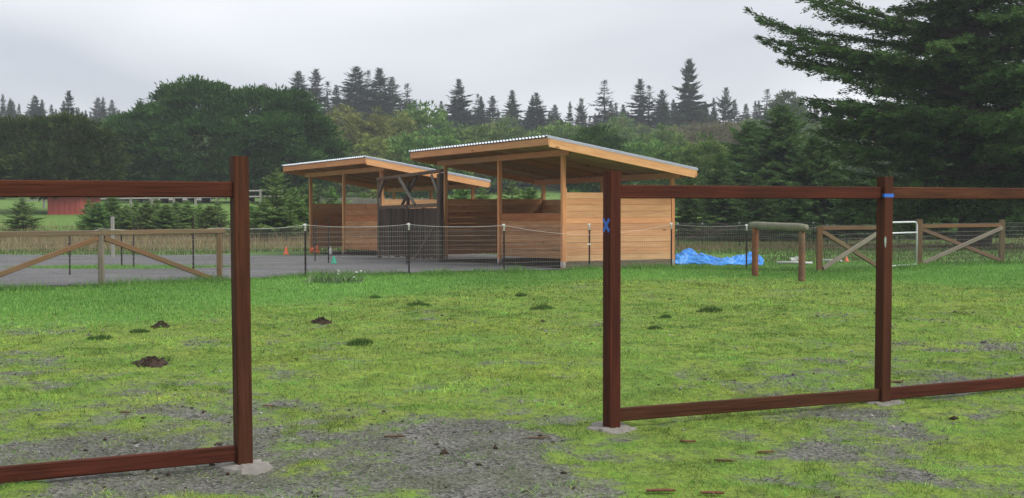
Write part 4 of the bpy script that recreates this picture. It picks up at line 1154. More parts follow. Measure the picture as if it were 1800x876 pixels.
# ================================================================== TREES
def nrm(a): return a / np.maximum(np.linalg.norm(a, axis=-1, keepdims=True), 1e-9)
class Leaves:
    def __init__(s, seed): s.P, s.D, s.L, s.W, s.T = [], [], [], [], []; s.r = np.random.default_rng(seed)
    def add(s, P, D_, L, Wd, T):
        P = np.atleast_2d(P); n = len(P)
        s.P.append(P); s.D.append(np.broadcast_to(D_, (n, 3))); s.L.append(np.broadcast_to(L, n)); s.W.append(np.broadcast_to(Wd, n)); s.T.append(np.broadcast_to(T, n))
    def mesh(s, name, mat, flat=0.5):
        P = np.concatenate(s.P); D_ = nrm(np.concatenate(s.D)); L = np.concatenate(s.L)[:, None]; Wd = np.concatenate(s.W)[:, None]; T = np.concatenate(s.T); n = len(P)
        ref = nrm(np.array([0, 0, 1.0]) * flat + s.r.normal(size=(n, 3)) * (1 - flat * .6))
        S_ = nrm(np.cross(D_, ref))
        v = np.stack([P, P + D_ * L * .45 + S_ * Wd / 2, P + D_ * L, P + D_ * L * .4 - S_ * Wd / 2], 1).reshape(-1, 3)
        return npmesh(name, v, np.arange(4 * n).reshape(-1, 4), M[mat], tint=np.repeat(T, 4))

def trunk_mesh(paths, mat, name="trunk"):
    mb = MB()
    for p, rad, k in paths: mb.add(*tube_arrays(p, rad, k))
    me = pymesh(name, mb.v, mb.f, True); me.materials.append(M[mat]); return me

def conifer(seed, h, rad, mat, whorls=34, nbr=(4, 7), droop=.35, base=.06, power=.85, ragged=.35, twig=.36, size=1.0, up_top=.7, round_top=0.0, gap=0.0, step=7, curl=0.0, tw_n=2):
    """Trunk with whorls of drooping branches, each branch a spray of needle twigs."""
    r_ = np.random.default_rng(seed); Lf = Leaves(seed); paths = []
    tp = [Vector((0.02 * h * math.sin(i * 1.3 + seed) * .25, .02 * h * math.cos(i * 1.7) * .25, h * i / 7)) for i in range(8)]
    paths.append((tp, [max(.012, .016 * h * (1 - i / 7.4)) for i in range(8)], 7))
    for k in range(whorls):
        f = base + (1 - base) * (k + r_.uniform(-.3, .3)) / whorls
        f = min(max(f, base), .985)
        if gap and r_.random() < gap: continue
        Rk = rad * ((1 - f) ** power) * (1 + .0 * f) + .02 * rad
        if round_top: Rk = rad * (min(1, ((1 - f) / round_top)) ** .6) * (.75 + .25 * (1 - f))
        if f < .18: Rk *= .75 + f * 1.4
        nb = r_.integers(nbr[0], nbr[1] + 1); a0 = r_.uniform(0, 6.28)
        for b in range(nb):
            a = a0 + 2 * np.pi * b / nb + r_.normal(0, .25); bl = Rk * (1 + r_.normal(0, ragged)); 
            if bl < .03 * rad: bl = .03 * rad
            el = (-droop + (up_top + droop) * f ** 1.6) + r_.normal(0, .09)
            n = max(3, int(step * (0.4 + bl / rad)))
            u = (np.arange(n) + r_.uniform(.2, .8)) / n; u = .12 + .88 * u
            sag = -curl * bl * u ** 2 + .12 * bl * u ** 3
            pos = np.stack([np.cos(a) * np.cos(el) * bl * u, np.sin(a) * np.cos(el) * bl * u, f * h + np.sin(el) * bl * u + sag], 1)
            d = np.array([np.cos(a) * np.cos(el), np.sin(a) * np.cos(el), np.sin(el)]); side = np.array([-np.sin(a), np.cos(a), 0])
            tw = twig * bl * (1.1 - .75 * u) + .035 * h * size * .3
            tint = np.clip(r_.normal(.45, .2), 0, 1)
            for sg in (-1, 1):
                for q_ in range(tw_n):
                    dd = d * r_.uniform(.35, 1.0, (n, 1)) + sg * side * r_.uniform(.5, 1.0, (n, 1)) + np.array([0, 0, -1]) * r_.uniform(-.05, .5, (n, 1))
                    Lf.add(pos + r_.normal(0, .012 * h, (n, 3)) * .4, dd, tw * r_.uniform(.6, 1.2, n), tw * r_.uniform(.22, .42, n), np.clip(tint + r_.normal(0, .18, n), 0, 1))
            Lf.add(pos[-1:] , d + np.array([0, 0, .2]), tw[-1] * 1.1 + .02 * h * size, tw[-1] * .4, tint)
            if bl > .45 * rad and k % 2 == 0: paths.append(([Vector((0, 0, f * h)), Vector(pos[n // 2]), Vector(pos[-1])], [.004 * h, .0028 * h, .001 * h], 3))
    Lf.add(np.array([[0, 0, h * .95]]), np.array([0, 0, 1.0]), h * .06, h * .012, .5)
    for j in range(6): Lf.add(np.array([[0, 0, h * (.93 + .01 * j)]]), np.array([math.cos(j * 2.1), math.sin(j * 2.1), .9]), h * .03, h * .010, .5)
    return Lf.mesh("crown", mat), trunk_mesh(paths, "bark"), h

def lobed(seed, lobes, mat, pads=900, per=40, leaf_l=.4, leaf_w=.14, pad_r=.8, fill=.12, droopy=0.0, outward=.7, trunk=None, bark="bark", flatten=.45, shell=(.82, 1.04), thin=0.0):
    """Crown of many leaf pads spread over and inside several overlapping lobes; the pads leave gaps between them."""
    r_ = np.random.default_rng(seed); Lf = Leaves(seed)
    area = np.array([(a * b + b * c + a * c) for (_, (a, b, c)) in lobes]); area = area / area.sum(); done = 0; tries = 0
    while done < pads and tries < pads * 12:
        tries += 1
        i = r_.choice(len(lobes), p=area); (c, rr) = lobes[i]; c = np.array(c); rr = np.array(rr)
        d = nrm(r_.normal(size=3)); k = r_.uniform(*shell) if r_.random() > fill else r_.uniform(.35, .85)
        p = c + d * rr * k
        if p[2] < 0.2: continue
        if any(j != i and (((p - np.array(c2)) / np.array(r2)) ** 2).sum() < .55 for j, (c2, r2) in enumerate(lobes)): continue
        if thin and r_.random() < thin: continue
        done += 1
        out = nrm(d / rr) * outward + np.array([0, 0, .25 - droopy]); out = nrm(out + r_.normal(0, .25, 3))
        n = int(per * r_.uniform(.6, 1.4)); pr_ = pad_r * r_.uniform(.6, 1.5)
        off = r_.normal(0, 1, (n, 3)); off = off / np.maximum(1, np.linalg.norm(off, axis=1, keepdims=True)) * pr_ * r_.uniform(.3, 1, (n, 1)); off[:, 2] *= flatten
        dd = out + off / pr_ * .8 + r_.normal(0, .35, (n, 3)); dd[:, 2] -= droopy
        t0 = np.clip(r_.normal(.45, .24), 0, 1)
        Lf.add(p + off, dd, leaf_l * r_.uniform(.6, 1.4, n), leaf_w * r_.uniform(.6, 1.4, n), np.clip(t0 + r_.normal(0, .15, n), 0, 1))
    paths = trunk or []
    if not paths:
        r2 = random.Random(seed); zc = np.mean([c[2] for c, _ in lobes]); 
        paths.append(([Vector((0, 0, 0)), Vector((.1, 0, zc * .5)), Vector((0, .1, zc * 1.1))], [zc * .045, zc * .035, zc * .02], 8))
        for c, rr in lobes:
            for _ in range(2):
                e_ = Vector(c) + Vector((r2.uniform(-.5, .5) * rr[0], r2.uniform(-.5, .5) * rr[1], r2.uniform(-.1, .6) * rr[2]))
                s_ = Vector((0, 0, zc * r2.uniform(.25, .6))); m_ = s_.lerp(e_, .5) + Vector((0, 0, .08 * zc))
                paths.append(([s_, m_, e_], [zc * .022, zc * .014, zc * .004], 5))
    top = max(c[2] + rr[2] for c, rr in lobes)
    return Lf.mesh("crown", mat, flat=.3), trunk_mesh(paths, bark), top

def tree(name, proto, label, x, y, height, rot=0.0, wide=1.0, group=None, sink=.15, cat="tree"):
    crown, trunk, h0 = proto; z = float(terrain(x, y)) - sink
    t = thing(name, label, cat, (x, y, z), group); k = height / h0
    t.scale = (k * wide, k * wide, k); t.rotation_euler = (0, 0, rot)
    obj("trunk", trunk, None, t); obj("crown", crown, None, t)
    return t
def tree_at(name, proto, label, px, ptop, y, rot=0.0, wide=1.0, group=None, cat="tree"):
    x = PX(px, y); zt = A(px, ptop, y).z
    return tree(name, proto, label, x, y, zt - float(terrain(x, y)) + .15, rot, wide, group, cat=cat)

# --- kinds of tree
SPR = [conifer(31, 20, 3.9, "spruce", tw_n=3, step=9, whorls=64, nbr=(3, 5), droop=.28, ragged=.42, curl=.18),
       conifer(32, 20, 3.2, "spruce", tw_n=3, step=9, whorls=58, nbr=(3, 5), droop=.34, ragged=.48, curl=.2, gap=.1),
       conifer(33, 20, 4.4, "spruce", tw_n=3, step=9, whorls=62, nbr=(3, 5), droop=.22, ragged=.42, curl=.15, power=1.0),
       conifer(34, 20, 2.7, "spruce", whorls=46, droop=.26, ragged=.55, curl=.12, gap=.12, nbr=(2, 4))]
RED = conifer(41, 20, 3.9, "redwood", tw_n=3, whorls=46, droop=.2, ragged=.3, round_top=.75, curl=.14, gap=.05, step=10, nbr=(5, 7), twig=.42)
SNAG = conifer(42, 20, 2.2, "redwood", whorls=30, droop=.15, ragged=.45, round_top=.35, gap=.15, nbr=(3, 6), base=.45)
SAP = [conifer(51, 4, 1.25, "sapling", tw_n=3, whorls=26, droop=-.1, ragged=.3, up_top=.75, curl=.10, step=10, twig=.30, gap=.05),
       conifer(52, 4, 1.6, "sapling", tw_n=3, base=.02, whorls=28, droop=.0, ragged=.3, up_top=.7, curl=.1, step=11, twig=.28),
       conifer(53, 4, 1.5, "sapling", tw_n=3, base=.02, round_top=.85, whorls=30, droop=-.05, ragged=.22, up_top=.75, curl=.06, step=12, twig=.3, nbr=(6, 8))]
MID = [conifer(61, 8, 3.5, "midfir", tw_n=3, whorls=46, droop=.15, ragged=.3, up_top=.55, curl=.15, step=14, twig=.26, round_top=.8, nbr=(7, 9)),
       conifer(62, 8, 2.4, "midfir", whorls=38, droop=.2, ragged=.3, up_top=.6, curl=.12, step=13, twig=.28, power=.7, nbr=(6, 9))]
WIL = [lobed(71, [((0, 0, 5.2), (2.6, 2.4, 3.2)), ((1.6, .5, 3.8), (2.3, 2.2, 2.6)), ((-1.7, -.3, 4.0), (2.2, 2.2, 2.8)), ((.3, .2, 7.2), (1.5, 1.5, 1.9))], "willow", pads=430, per=26, leaf_l=.42, leaf_w=.12, pad_r=.55, droopy=.3, bark="bark_pale", thin=.1, fill=.3, shell=(.7, 1.12)),
       lobed(72, [((0, 0, 4.6), (2.9, 2.6, 3.0)), ((1.2, .2, 6.6), (1.6, 1.6, 2.2)), ((-1.5, 0, 6.2), (1.5, 1.5, 2.4)), ((-.4, .5, 3), (3.2, 2.6, 2.3))], "willow", pads=420, per=26, leaf_l=.42, leaf_w=.12, pad_r=.55, droopy=.3, bark="bark_pale", fill=.3, shell=(.7, 1.12))]
ALD = [lobed(73, [((0, 0, 4.4), (2.8, 2.6, 3.2)), ((1.4, .3, 3.4), (2.2, 2.2, 2.5)), ((-1.5, -.2, 3.6), (2.3, 2.2, 2.7))], "alder", pads=420, per=26, leaf_l=.36, leaf_w=.17, pad_r=.55, fill=.25, shell=(.75, 1.1)),
       lobed(74, [((0, 0, 3.2), (3.2, 2.8, 2.4)), ((1.8, .3, 2.6), (2.4, 2.2, 2.0)), ((-1.9, -.2, 2.7), (2.4, 2.2, 2.2))], "alder", pads=420, per=26, leaf_l=.36, leaf_w=.17, pad_r=.5, fill=.25, shell=(.75, 1.1))]
HAZ = lobed(75, [((0, 0, 3.2), (3.4, 2.8, 2.8)), ((2.2, .3, 2.6), (2.4, 2.2, 2.2)), ((-2.3, -.2, 2.7), (2.4, 2.2, 2.3))], "hazel", pads=380, per=24, leaf_l=.5, leaf_w=.08, pad_r=.6, fill=.4, shell=(.6, 1.12), thin=.1, bark="bark_pale")
ROUND = lobed(76, [((0, 0, 3.6), (2.6, 2.4, 3.0)), ((1.5, 0, 3.0), (1.9, 1.9, 2.4)), ((-1.5, .2, 2.9), (1.8, 1.8, 2.3))], "cypress", pads=520, per=34, leaf_l=.3, leaf_w=.1, pad_r=.5)

# --- the great dome of cypress at the left
def dome():
    y = 104; k = y / F
    def c(px, py, rx, rz, dy=0, ry=None): 
        x = PX(px, y); z = A(px, py, y).z - g0_
        return ((x - x0_, dy, z), (rx * k, (ry or rx * .8) * k, rz * k))
    x0_ = PX(395, y); g0_ = float(terrain(x0_, y))
    lobes = [c(350, 232, 88, 76), c(300, 258, 84, 62, -1), c(258, 290, 52, 46, .5), c(430, 232, 78, 64, .5), c(500, 246, 60, 66, 0), c(540, 278, 44, 52, .4), c(390, 275, 100, 62, -2.2),
             c(470, 285, 86, 55, -1.8), c(300, 300, 60, 34, -2), c(355, 195, 52, 46, 1), c(440, 205, 56, 44, 1.5), c(245, 270, 34, 46, 1), c(560, 292, 28, 34, 1)]
    trunks = []; r2 = random.Random(8)
    for px in (246, 296, 318, 340, 362, 440, 500, 530):
        b = Vector((PX(px, y) - x0_, r2.uniform(-1.5, 1.5), -.3)); t = b + Vector((r2.uniform(-1.2, 1.2), r2.uniform(-.5, .5), 4.2))
        trunks.append(([b, b.lerp(t, .5) + Vector((r2.uniform(-.2, .2), 0, 0)), t], [.34, .28, .16], 8))
        for _ in range(5):
            s_ = b.lerp(t, r2.uniform(.35, .9)); e_ = s_ + Vector((r2.uniform(-2.2, 2.2), r2.uniform(-1, 1), r2.uniform(.6, 2.2)))
            trunks.append(([s_, s_.lerp(e_, .5) + Vector((0, 0, -.15)), e_], [.11, .08, .03], 5))
    r3 = random.Random(17)
    for _ in range(26):
        (cx_, cy_, cz_), (ra, rb, rc) = lobes[r3.randrange(13)]; th_ = r3.uniform(0, 3.14); q_ = r3.uniform(20, 36) * k
        lobes.append(((cx_ + ra * .86 * math.cos(th_), cy_ - rb * r3.uniform(-.2, .8), max(1.5, cz_ + rc * .86 * math.sin(th_))), (q_ * 1.2, q_, q_ * .85)))
    cr, tr, top = lobed(77, lobes, "cypress", pads=1800, per=76, leaf_l=.36, leaf_w=.11, pad_r=.95, flatten=.36, trunk=trunks, fill=.12, shell=(.86, 1.10))
    t = thing("cypress_tree", "huge dark green dome shaped cypress with several trunks, filling the left background", "tree", (x0_, y, g0_))
    obj("trunk", tr, None, t); obj("crown", cr, None, t)
    # the wind-blown flat plume that sticks out of its top
    Lf = Leaves(5); r_ = np.random.default_rng(5)
    pc = np.array([PX(362, y) - x0_, 1.0, A(362, 160, y).z - g0_])
    for b in range(26):
        a = r_.uniform(0, 6.28); L = r_.uniform(.9, 2.2); n = 16; u = np.linspace(.1, 1, n)
        p = pc + np.stack([np.cos(a) * L * u, np.sin(a) * L * u * .6, .25 + .35 * u * L * r_.uniform(-.1, .7)], 1)
        for sg in (-1, 0, 1): Lf.add(p, np.array([np.cos(a + sg * .8), np.sin(a + sg * .8), .12]) + r_.normal(0, .2, (n, 3)), r_.uniform(.2, .45, n), .10, r_.uniform(.1, .6, n))
    obj("top_plume", Lf.mesh("top_plume", "cypress_dark"), None, t)
dome()

# rusty dark cypress at the left edge
def rusty():
    y = 84; k = y / F; x0_ = PX(120, y); g0_ = float(terrain(x0_, y))
    c = lambda px, py, rx, rz, dy=0: ((PX(px, y) - x0_, dy, A(px, py, y).z - g0_), (rx * k, rx * .8 * k, rz * k))
    cr, tr, top = lobed(78, [c(125, 262, 60, 54), c(70, 265, 70, 56, 1), c(165, 275, 46, 46, .3), c(110, 300, 80, 44, -.8), c(20, 275, 60, 60, .5), c(180, 300, 34, 30, -.3)], "cypress_rust", pads=1200, per=38, leaf_l=.32, leaf_w=.1, pad_r=.6, flatten=.5, fill=.15)
    t = thing("cypress_tree", "dark rust tinged cypress at the left edge of the view above the red shed", "tree", (x0_, y, g0_))
    obj("trunk", tr, None, t); obj("crown", cr, None, t)
rusty()

# --- the near cypress at the right: limbs in layers, sprays on every limb
def right_cypress():
    y = 47.0; x0_ = PX(1712, y); g0_ = float(terrain(x0_, y)); k = y / F
    zc = lambda py: A(1700, py, y).z - g0_
    r_ = np.random.default_rng(12); Lf = Leaves(12); paths = []; H = 15.0
    tr = [Vector((0, 0, -.2)), Vector((.15, .1, 2.5)), Vector((-.1, .2, 5)), Vector((.2, .1, 8)), Vector((.3, 0, 11)), Vector((.2, 0, H))]
    paths.append((tr, [.62, .5, .42, .33, .22, .06], 12))
    limbs = []
    # (azimuth, start height, tip height, length): azimuth pi points left in the photograph
    for px, py, pz0, az in ((1314, 20, 130, 3.14), (1330, 42, 120, 3.22), (1352, 74, 150, 3.10), (1345, 62, 120, 2.95), (1376, 108, 170, 3.2), (1395, 100, 150, 3.02), (1385, 86, 130, 3.3), (1420, 128, 190, 3.34),
                            (1300 + 130, 10, 60, 3.1), (1400, -15, 60, 3.0), (1360, -30, 50, 3.25), (1392, 45, 100, 3.05),
                            (1412, 176, 225, 3.12), (1418, 186, 230, 3.3), (1440, 170, 220, 2.95), (1425, 205, 250, 3.22), (1420, 232, 270, 3.1), (1432, 250, 280, 3.0), (1440, 215, 240, 3.4), (1455, 275, 300, 3.15),
                            (1462, 300, 310, 3.3), (1470, 320, 320, 3.05), (1480, 345, 325, 3.2), (1490, 372, 330, 3.1), (1500, 385, 335, 3.3), (1485, 360, 330, 2.9), (1475, 262, 270, 3.5), (1460, 190, 230, 3.55), (1520, 380, 340, 3.45)):
        limbs.append((az, zc(pz0), zc(py), (1712 - px) * k / max(.55, -math.cos(az))))
        if py > 130: limbs.append((az + r_.uniform(-.5, .5), zc(pz0) + r_.uniform(-.3, .3), zc(py) + r_.uniform(-.6, .5), (1712 - px) * k * r_.uniform(.75, .98)))
    for i in range(330):
        z = 1.2 + (H - 2.0) * (i / 330) ** .95; az = r_.uniform(0, 6.28)
        L = (6.6 * (1 - (z / H) ** 2.2) + .8) * r_.uniform(.35, 1.0)
        if z < 4: L *= .75
        if math.cos(az) < -.3: L *= .62 if z > 4 else .5
        limbs.append((az, z, z + r_.uniform(-.7, .9) - .15 * L * (z < 4), L))
    for (az, z0, z1, L) in limbs:
        n = 12; u = np.linspace(0, 1, n); wob = r_.normal(0, .18, 2)
        bend = r_.uniform(-.15, .15)
        ang = az + bend * u
        pz = z0 + (z1 - z0) * (u ** 1.3) + .06 * L * np.sin(u * 3.14) * r_.uniform(-1, .6)
        c = np.stack([np.cos(ang) * L * u + .1, np.sin(ang) * L * u, pz], 1)
        rad = [max(.012, .030 * L ** .8 * (1 - .92 * q_)) for q_ in u]
        paths.append(([Vector(p) for p in c], rad, 6))
        tint0 = np.clip(r_.normal(.42, .2), 0, 1)
        ns = int(6 + L * 5.2)
        for j in range(ns):
            f = .16 + .86 * (j + r_.uniform(0, 1)) / ns; f = min(f, 1.0)
            fi = f * (n - 1); i0 = min(int(fi), n - 2); p = c[i0] + (c[i0 + 1] - c[i0]) * (fi - i0)
            d = nrm(c[i0 + 1] - c[i0]); sg = 1 if j % 2 else -1; sd = np.array([-d[1], d[0], 0]) * sg
            sl = (.30 + 1.65 * min(1, f / .3) * (1 - f) ** .6) * r_.uniform(.5, 1.2) * min(1, .45 + L / 7)
            dd = nrm(d * r_.uniform(.5, 1.0) + sd * r_.uniform(.35, 1.0) + np.array([0, 0, r_.uniform(-.25, .18)]))
            if f > .96: dd = d; sl *= .7
            m_ = max(3, int(sl / .10)); uu = (np.arange(m_) + .6) / m_
            q_ = p + dd * (sl * uu)[:, None]; q_[:, 2] -= .10 * sl * uu ** 2
            if j % 3 == 0: paths.append(([Vector(p), Vector(q_[m_ // 2]), Vector(q_[-1])], [.018, .012, .005], 3))
            sd2 = np.array([-dd[1], dd[0], 0])
            tint = np.clip(tint0 + r_.normal(0, .12), 0, 1)
            for rep in range(7):
                e_ = dd * r_.uniform(.3, 1, (m_, 1)) + sd2 * r_.uniform(-1, 1, (m_, 1)) + np.array([0, 0, 1]) * r_.uniform(-.35, .40, (m_, 1))
                Lf.add(q_ + r_.normal(0, .045, (m_, 3)), e_, r_.uniform(.10, .24, m_) * (1.15 - .4 * uu), r_.uniform(.03, .065, m_), np.clip(tint + r_.normal(0, .15, m_), 0, 1))
    t = thing("cypress_tree", "very large dark cypress with layered spreading limbs, towering at the right edge", "tree", (x0_, y, g0_))
    obj("trunk", trunk_mesh(paths, "bark"), None, t); obj("crown", Lf.mesh("crown", "cypress_dark", flat=.6), None, t)
right_cypress()

# --- conifers on the skyline
SKY = [(175, 172, 330, 0, 1.0, "bluish far spruce left of the dome cypress, left one of a close pair"), (199, 176, 330, 2, .9, "bluish far spruce left of the dome cypress, right one of a close pair"),
       (124, 160, 200, 1, .9, "spindly spruce top above the rust tinged cypress at the left edge"), (64, 168, 240, 0, 1, "spruce at the far left above the red shed"),
       (467, 147, 235, 3, 1.0, "thin conifer top just peeping over the right shoulder of the dome cypress"), (526, 125, 240, 0, 1.1, "pointed spruce first right of the dome cypress"),
       (557, 122, 245, 1, 1.1, "spruce with a bare pointed tip, second right of the dome cypress"), (577, 143, 250, 3, 1.1, "lower ragged spruce between two taller ones, right of the dome cypress"),
       (592, 150, 252, 1, 1.0, "short dark spruce in the gap left of the tallest left group"), (627, 117, 240, 0, 1.25, "tallest broad spruce of the left skyline group"),
       (648, 124, 248, 3, 1.0, "narrow spruce wedged between the two tallest on the left skyline"), (668, 120, 238, 2, 1.2, "dark broad spruce right of the tallest in the left skyline group"),
       (690, 136, 246, 1, 1.1, "spruce on the right slope of the left skyline group"), (716, 147, 244, 3, 1.2, "last thin spruce ending the left skyline group"),
       (776, 178, 262, 2, .9, "small dark spruce left of the lone pointed spruce"), (807, 139, 240, 2, 1.0, "lone symmetrical pointed spruce above the roof of the farther shelter"),
       (840, 165, 262, 3, 1.0, "thin pale snag like conifer right of the lone pointed spruce"), (866, 169, 258, 1, 1.2, "broad feathery conifer between two pointed spruces at the centre"),
       (900, 159, 248, 1, 1.1, "pointed spruce left of the darkest spruce at the centre"), (943, 163, 236, 2, 1.1, "dark neat cone of a spruce above the roof of the nearer shelter"),
       (975, 184, 262, 0, 1.0, "pale small spruce right of the dark neat one"), (1062, 141, 246, 3, 1.25, "tall thin ragged spruce standing apart above the nearer shelter"),
       (1124, 139, 244, 1, 1.1, "tall spruce with thin top, left of a slightly lower twin"), (1140, 150, 250, 3, 1.1, "slightly lower slim spruce touching the tall thin topped one"),
       (1163, 158, 250, 0, .95, "pointed spruce just left of the tall round topped redwood"), (1188, 190, 246, 2, .9, "low spruce at the left foot of the tall redwood"),
       (1238, 182, 248, 2, 1.0, "low spruce at the right foot of the tall redwood"), (1310, 183, 262, 1, 1.1, "small spruce right of the bushy topped one"),
       (1347, 157, 252, 3, 1.3, "open airy conifer near the right cypress limb tips"), (730, 178, 265, 0, 1.0, "low spruce filling the dip after the left skyline group"),
       (1095, 184, 262, 2, 1.0, "low spruce in the gap left of the tall thin topped one"), (1290, 176, 270, 1, 1.0, "faint low spruce behind the bushy topped one")]
for i, (px, pt, y, kd, wd2, lb) in enumerate(SKY):
    tree_at("spruce_tree", SPR[kd], lb, px, pt, y, rot=i * 1.7, wide=wd2 * 1.55, group="conifers on the skyline")
tree_at("redwood_tree", RED, "tallest redwood on the skyline, columnar with a rounded top", 1210, 104, 242, 1.0, 1.0, "conifers on the skyline")
tree_at("redwood_tree", SNAG, "bushy topped small redwood on the skyline right of the tallest", 1275, 154, 250, 2.2, 1.0, "conifers on the skyline")
tree_at("redwood_tree", SNAG, "small round tufted conifer left of the thin ragged spruce", 1021, 173, 252, 4.0, 1.0, "conifers on the skyline")
tree_at("round_conifer", ROUND, "round crowned dark tree on the skyline beside the right cypress limbs", 1383, 163, 225, .6, .75, "conifers on the skyline")

# --- broadleaf trees and thickets on the slope
MIDT = [(600, 190, 140, "W0", 1.0, "olive willow with yellowish top right of the dome cypress"), (650, 196, 143, "W1", 1.0, "olive willow in the middle of the clump above the farther shelter"),
        (700, 200, 146, "W0", 1.05, "grey olive willow above the gap between the shelters"), (742, 190, 150, "A0", 1.0, "tall green broadleaf at the right end of the willow clump"),
        (570, 235, 128, "W1", 1.0, "low willow touching the dome cypress on its right"), (720, 240, 126, "A1", 1.0, "dark green bush behind the left end of the nearer roof"),
        (665, 238, 124, "W1", 1.1, "willow low in front of the clump above the farther roof"), (775, 236, 130, "A0", .9, "green tree rising behind the nearer roof at its left end"),
        (830, 226, 150, "A1", 1.1, "yellow green thicket behind the nearer roof, left of its peak"), (890, 222, 155, "A0", 1.1, "green broadleaf just above the nearer roof edge"),
        (1045, 226, 95, "R", 1.05, "rounded bright green cypress behind the nearer roof peak"), (1130, 250, 110, "A1", 1.1, "pale green bush over the sloping right edge of the nearer roof"),
        (1165, 228, 140, "A0", 1.0, "mid green tree left of the bare brownish thicket"), (1225, 218, 165, "H", 1.4, "broad brownish bare twigged thicket below the tall redwood"),
        (1285, 216, 168, "H", 1.2, "brownish thicket at the left side of the bushy right conifers"), (1240, 245, 84, "A0", .85, "rounded green tree right of the nearer shelter"),
        (1075, 216, 170, "A0", 1.0, "small green tree beneath the thin ragged spruce"), (985, 220, 160, "A1", 1.1, "green thicket above the nearer roof peak"), (1190, 262, 92, "A1", .9, "low green bush beside the right roof corner")]
PR = {"W0": WIL[0], "W1": WIL[1], "A0": ALD[0], "A1": ALD[1], "R": ROUND, "H": HAZ}
NM = {"W": "willow_tree", "A": "alder_tree", "R": "round_cypress", "H": "bare_thicket"}
for i, (px, pt, y, kd, w, lb) in enumerate(MIDT):
    tree_at(NM[kd[0]], PR[kd], lb, px, pt, y, rot=i * 2.3, wide=w, group="broadleaf trees on the slope" if kd != "R" else None)

# --- bushy conifers at the right middle distance
for i, (px, pt, y, kd, w, lb) in enumerate([(1372, 186, 66, 0, 1.05, "broad bushy green conifer left of the great right cypress"), (1318, 214, 70, 0, 1.0, "bushy conifer left of the broadest one at right"),
        (1265, 268, 62, 1, 1.1, "lower bushy conifer right of the nearer shelter"), (1430, 240, 60, 0, 1.0, "dark bushy conifer tucked under the cypress limbs"), (1210, 306, 58, 1, .9, "young conifer just beyond the right roof corner"),
        (1500, 300, 57, 1, 1.3, "low conifer in shade under the great cypress, above the hitching rail end"), (1560, 310, 58, 0, 1.3, "low dark conifer behind the far right stained post"), (1640, 300, 58, 0, 1.3, "low dark conifer behind the right pipe gate"),
        (1330, 310, 57, 1, 1.2, "low young conifer above the hitching rail"), (1400, 320, 56, 1, 1.2, "low young conifer right of the hitching rail"), (1150, 322, 60, 1, 1.0, "low conifer seen under the nearer roof at right"), (1735, 300, 60, 0, 1.3, "low dark conifer at the far right beyond the braced fence"), (1800, 270, 62, 1, 1.3, "dark conifer at the extreme right edge")]):
    tree_at("bushy_conifer", MID[kd], lb, px, pt, y, rot=i * 1.9, wide=w, group="bushy conifers at right")

# --- young conifers in a row behind the paddock
for i, (px, pt, y, kd, w, lb) in enumerate([(156, 350, 66, 1, .7, "young conifer right of the red shed"), (197, 344, 64, 2, 1.0, "dense dark young conifer above the white stake"), (240, 352, 65, 1, 1.0, "young conifer second right of the white stake"),
        (275, 345, 67, 0, 1.0, "slim young conifer near the middle of the row at left"), (309, 355, 65, 2, .8, "narrow young conifer left of the tall left post"), (352, 358, 66, 1, 1.0, "pale young conifer just left of the tall left post"), (383, 350, 68, 0, 1.0, "young conifer hidden partly by the tall left post"),
        (487, 296, 58, 0, 1.0, "tallest bright feathery young conifer left of the farther shelter"), (516, 330, 60, 2, .9, "young conifer right behind the tallest bright one"), (462, 352, 59, 1, 1.0, "wide low young conifer left of the tallest bright one"), (545, 318, 62, 0, 1.1, "young conifer behind the left corner of the farther shelter"),
        (583, 328, 60, 0, 1.3, "bright young conifer seen through the farther shelter, left bay"), (640, 338, 66, 1, 1.2, "young conifer seen through the farther shelter, right bay"), (700, 346, 64, 1, 1.2, "young conifer seen over the dark plank gate"),
        (812, 330, 56, 2, 1.1, "young conifer seen between the two shelters"), (848, 330, 58, 1, 1.1, "young conifer left of the nearer shelter's middle post"), (900, 322, 57, 0, 1.4, "bright young conifer framed by the nearer shelter"), (930, 330, 60, 2, 1.3, "young conifer behind the nearer shelter's back left post"), (1010, 335, 58, 2, 1.3, "dark young conifer behind the nearer shelter's pale wall"),
        (172, 356, 63, 2, 1.2, "low rounded young conifer left of the white stake"), (222, 360, 62, 1, 1.1, "low pale young conifer just right of the white stake"), (258, 356, 63, 2, 1.1, "low rounded young conifer third right of the white stake"),
        (292, 360, 62, 2, 1.2, "low rounded young conifer in the middle of the left row"), (330, 352, 64, 1, 1.2, "wide young conifer between two narrow ones in the left row"), (368, 362, 62, 2, 1.2, "low rounded young conifer touching the tall left post"), (440, 362, 60, 2, 1.3, "low rounded young conifer just right of the tall left post"),
        (40, 345, 64, 1, 1, "young conifer left of the red shed")]):
    tree_at("young_conifer", SAP[kd], lb, px, pt, y, rot=i * 2.1, wide=w * (1.35 if y < 60.5 else 1.5), group="young conifers behind the paddock")

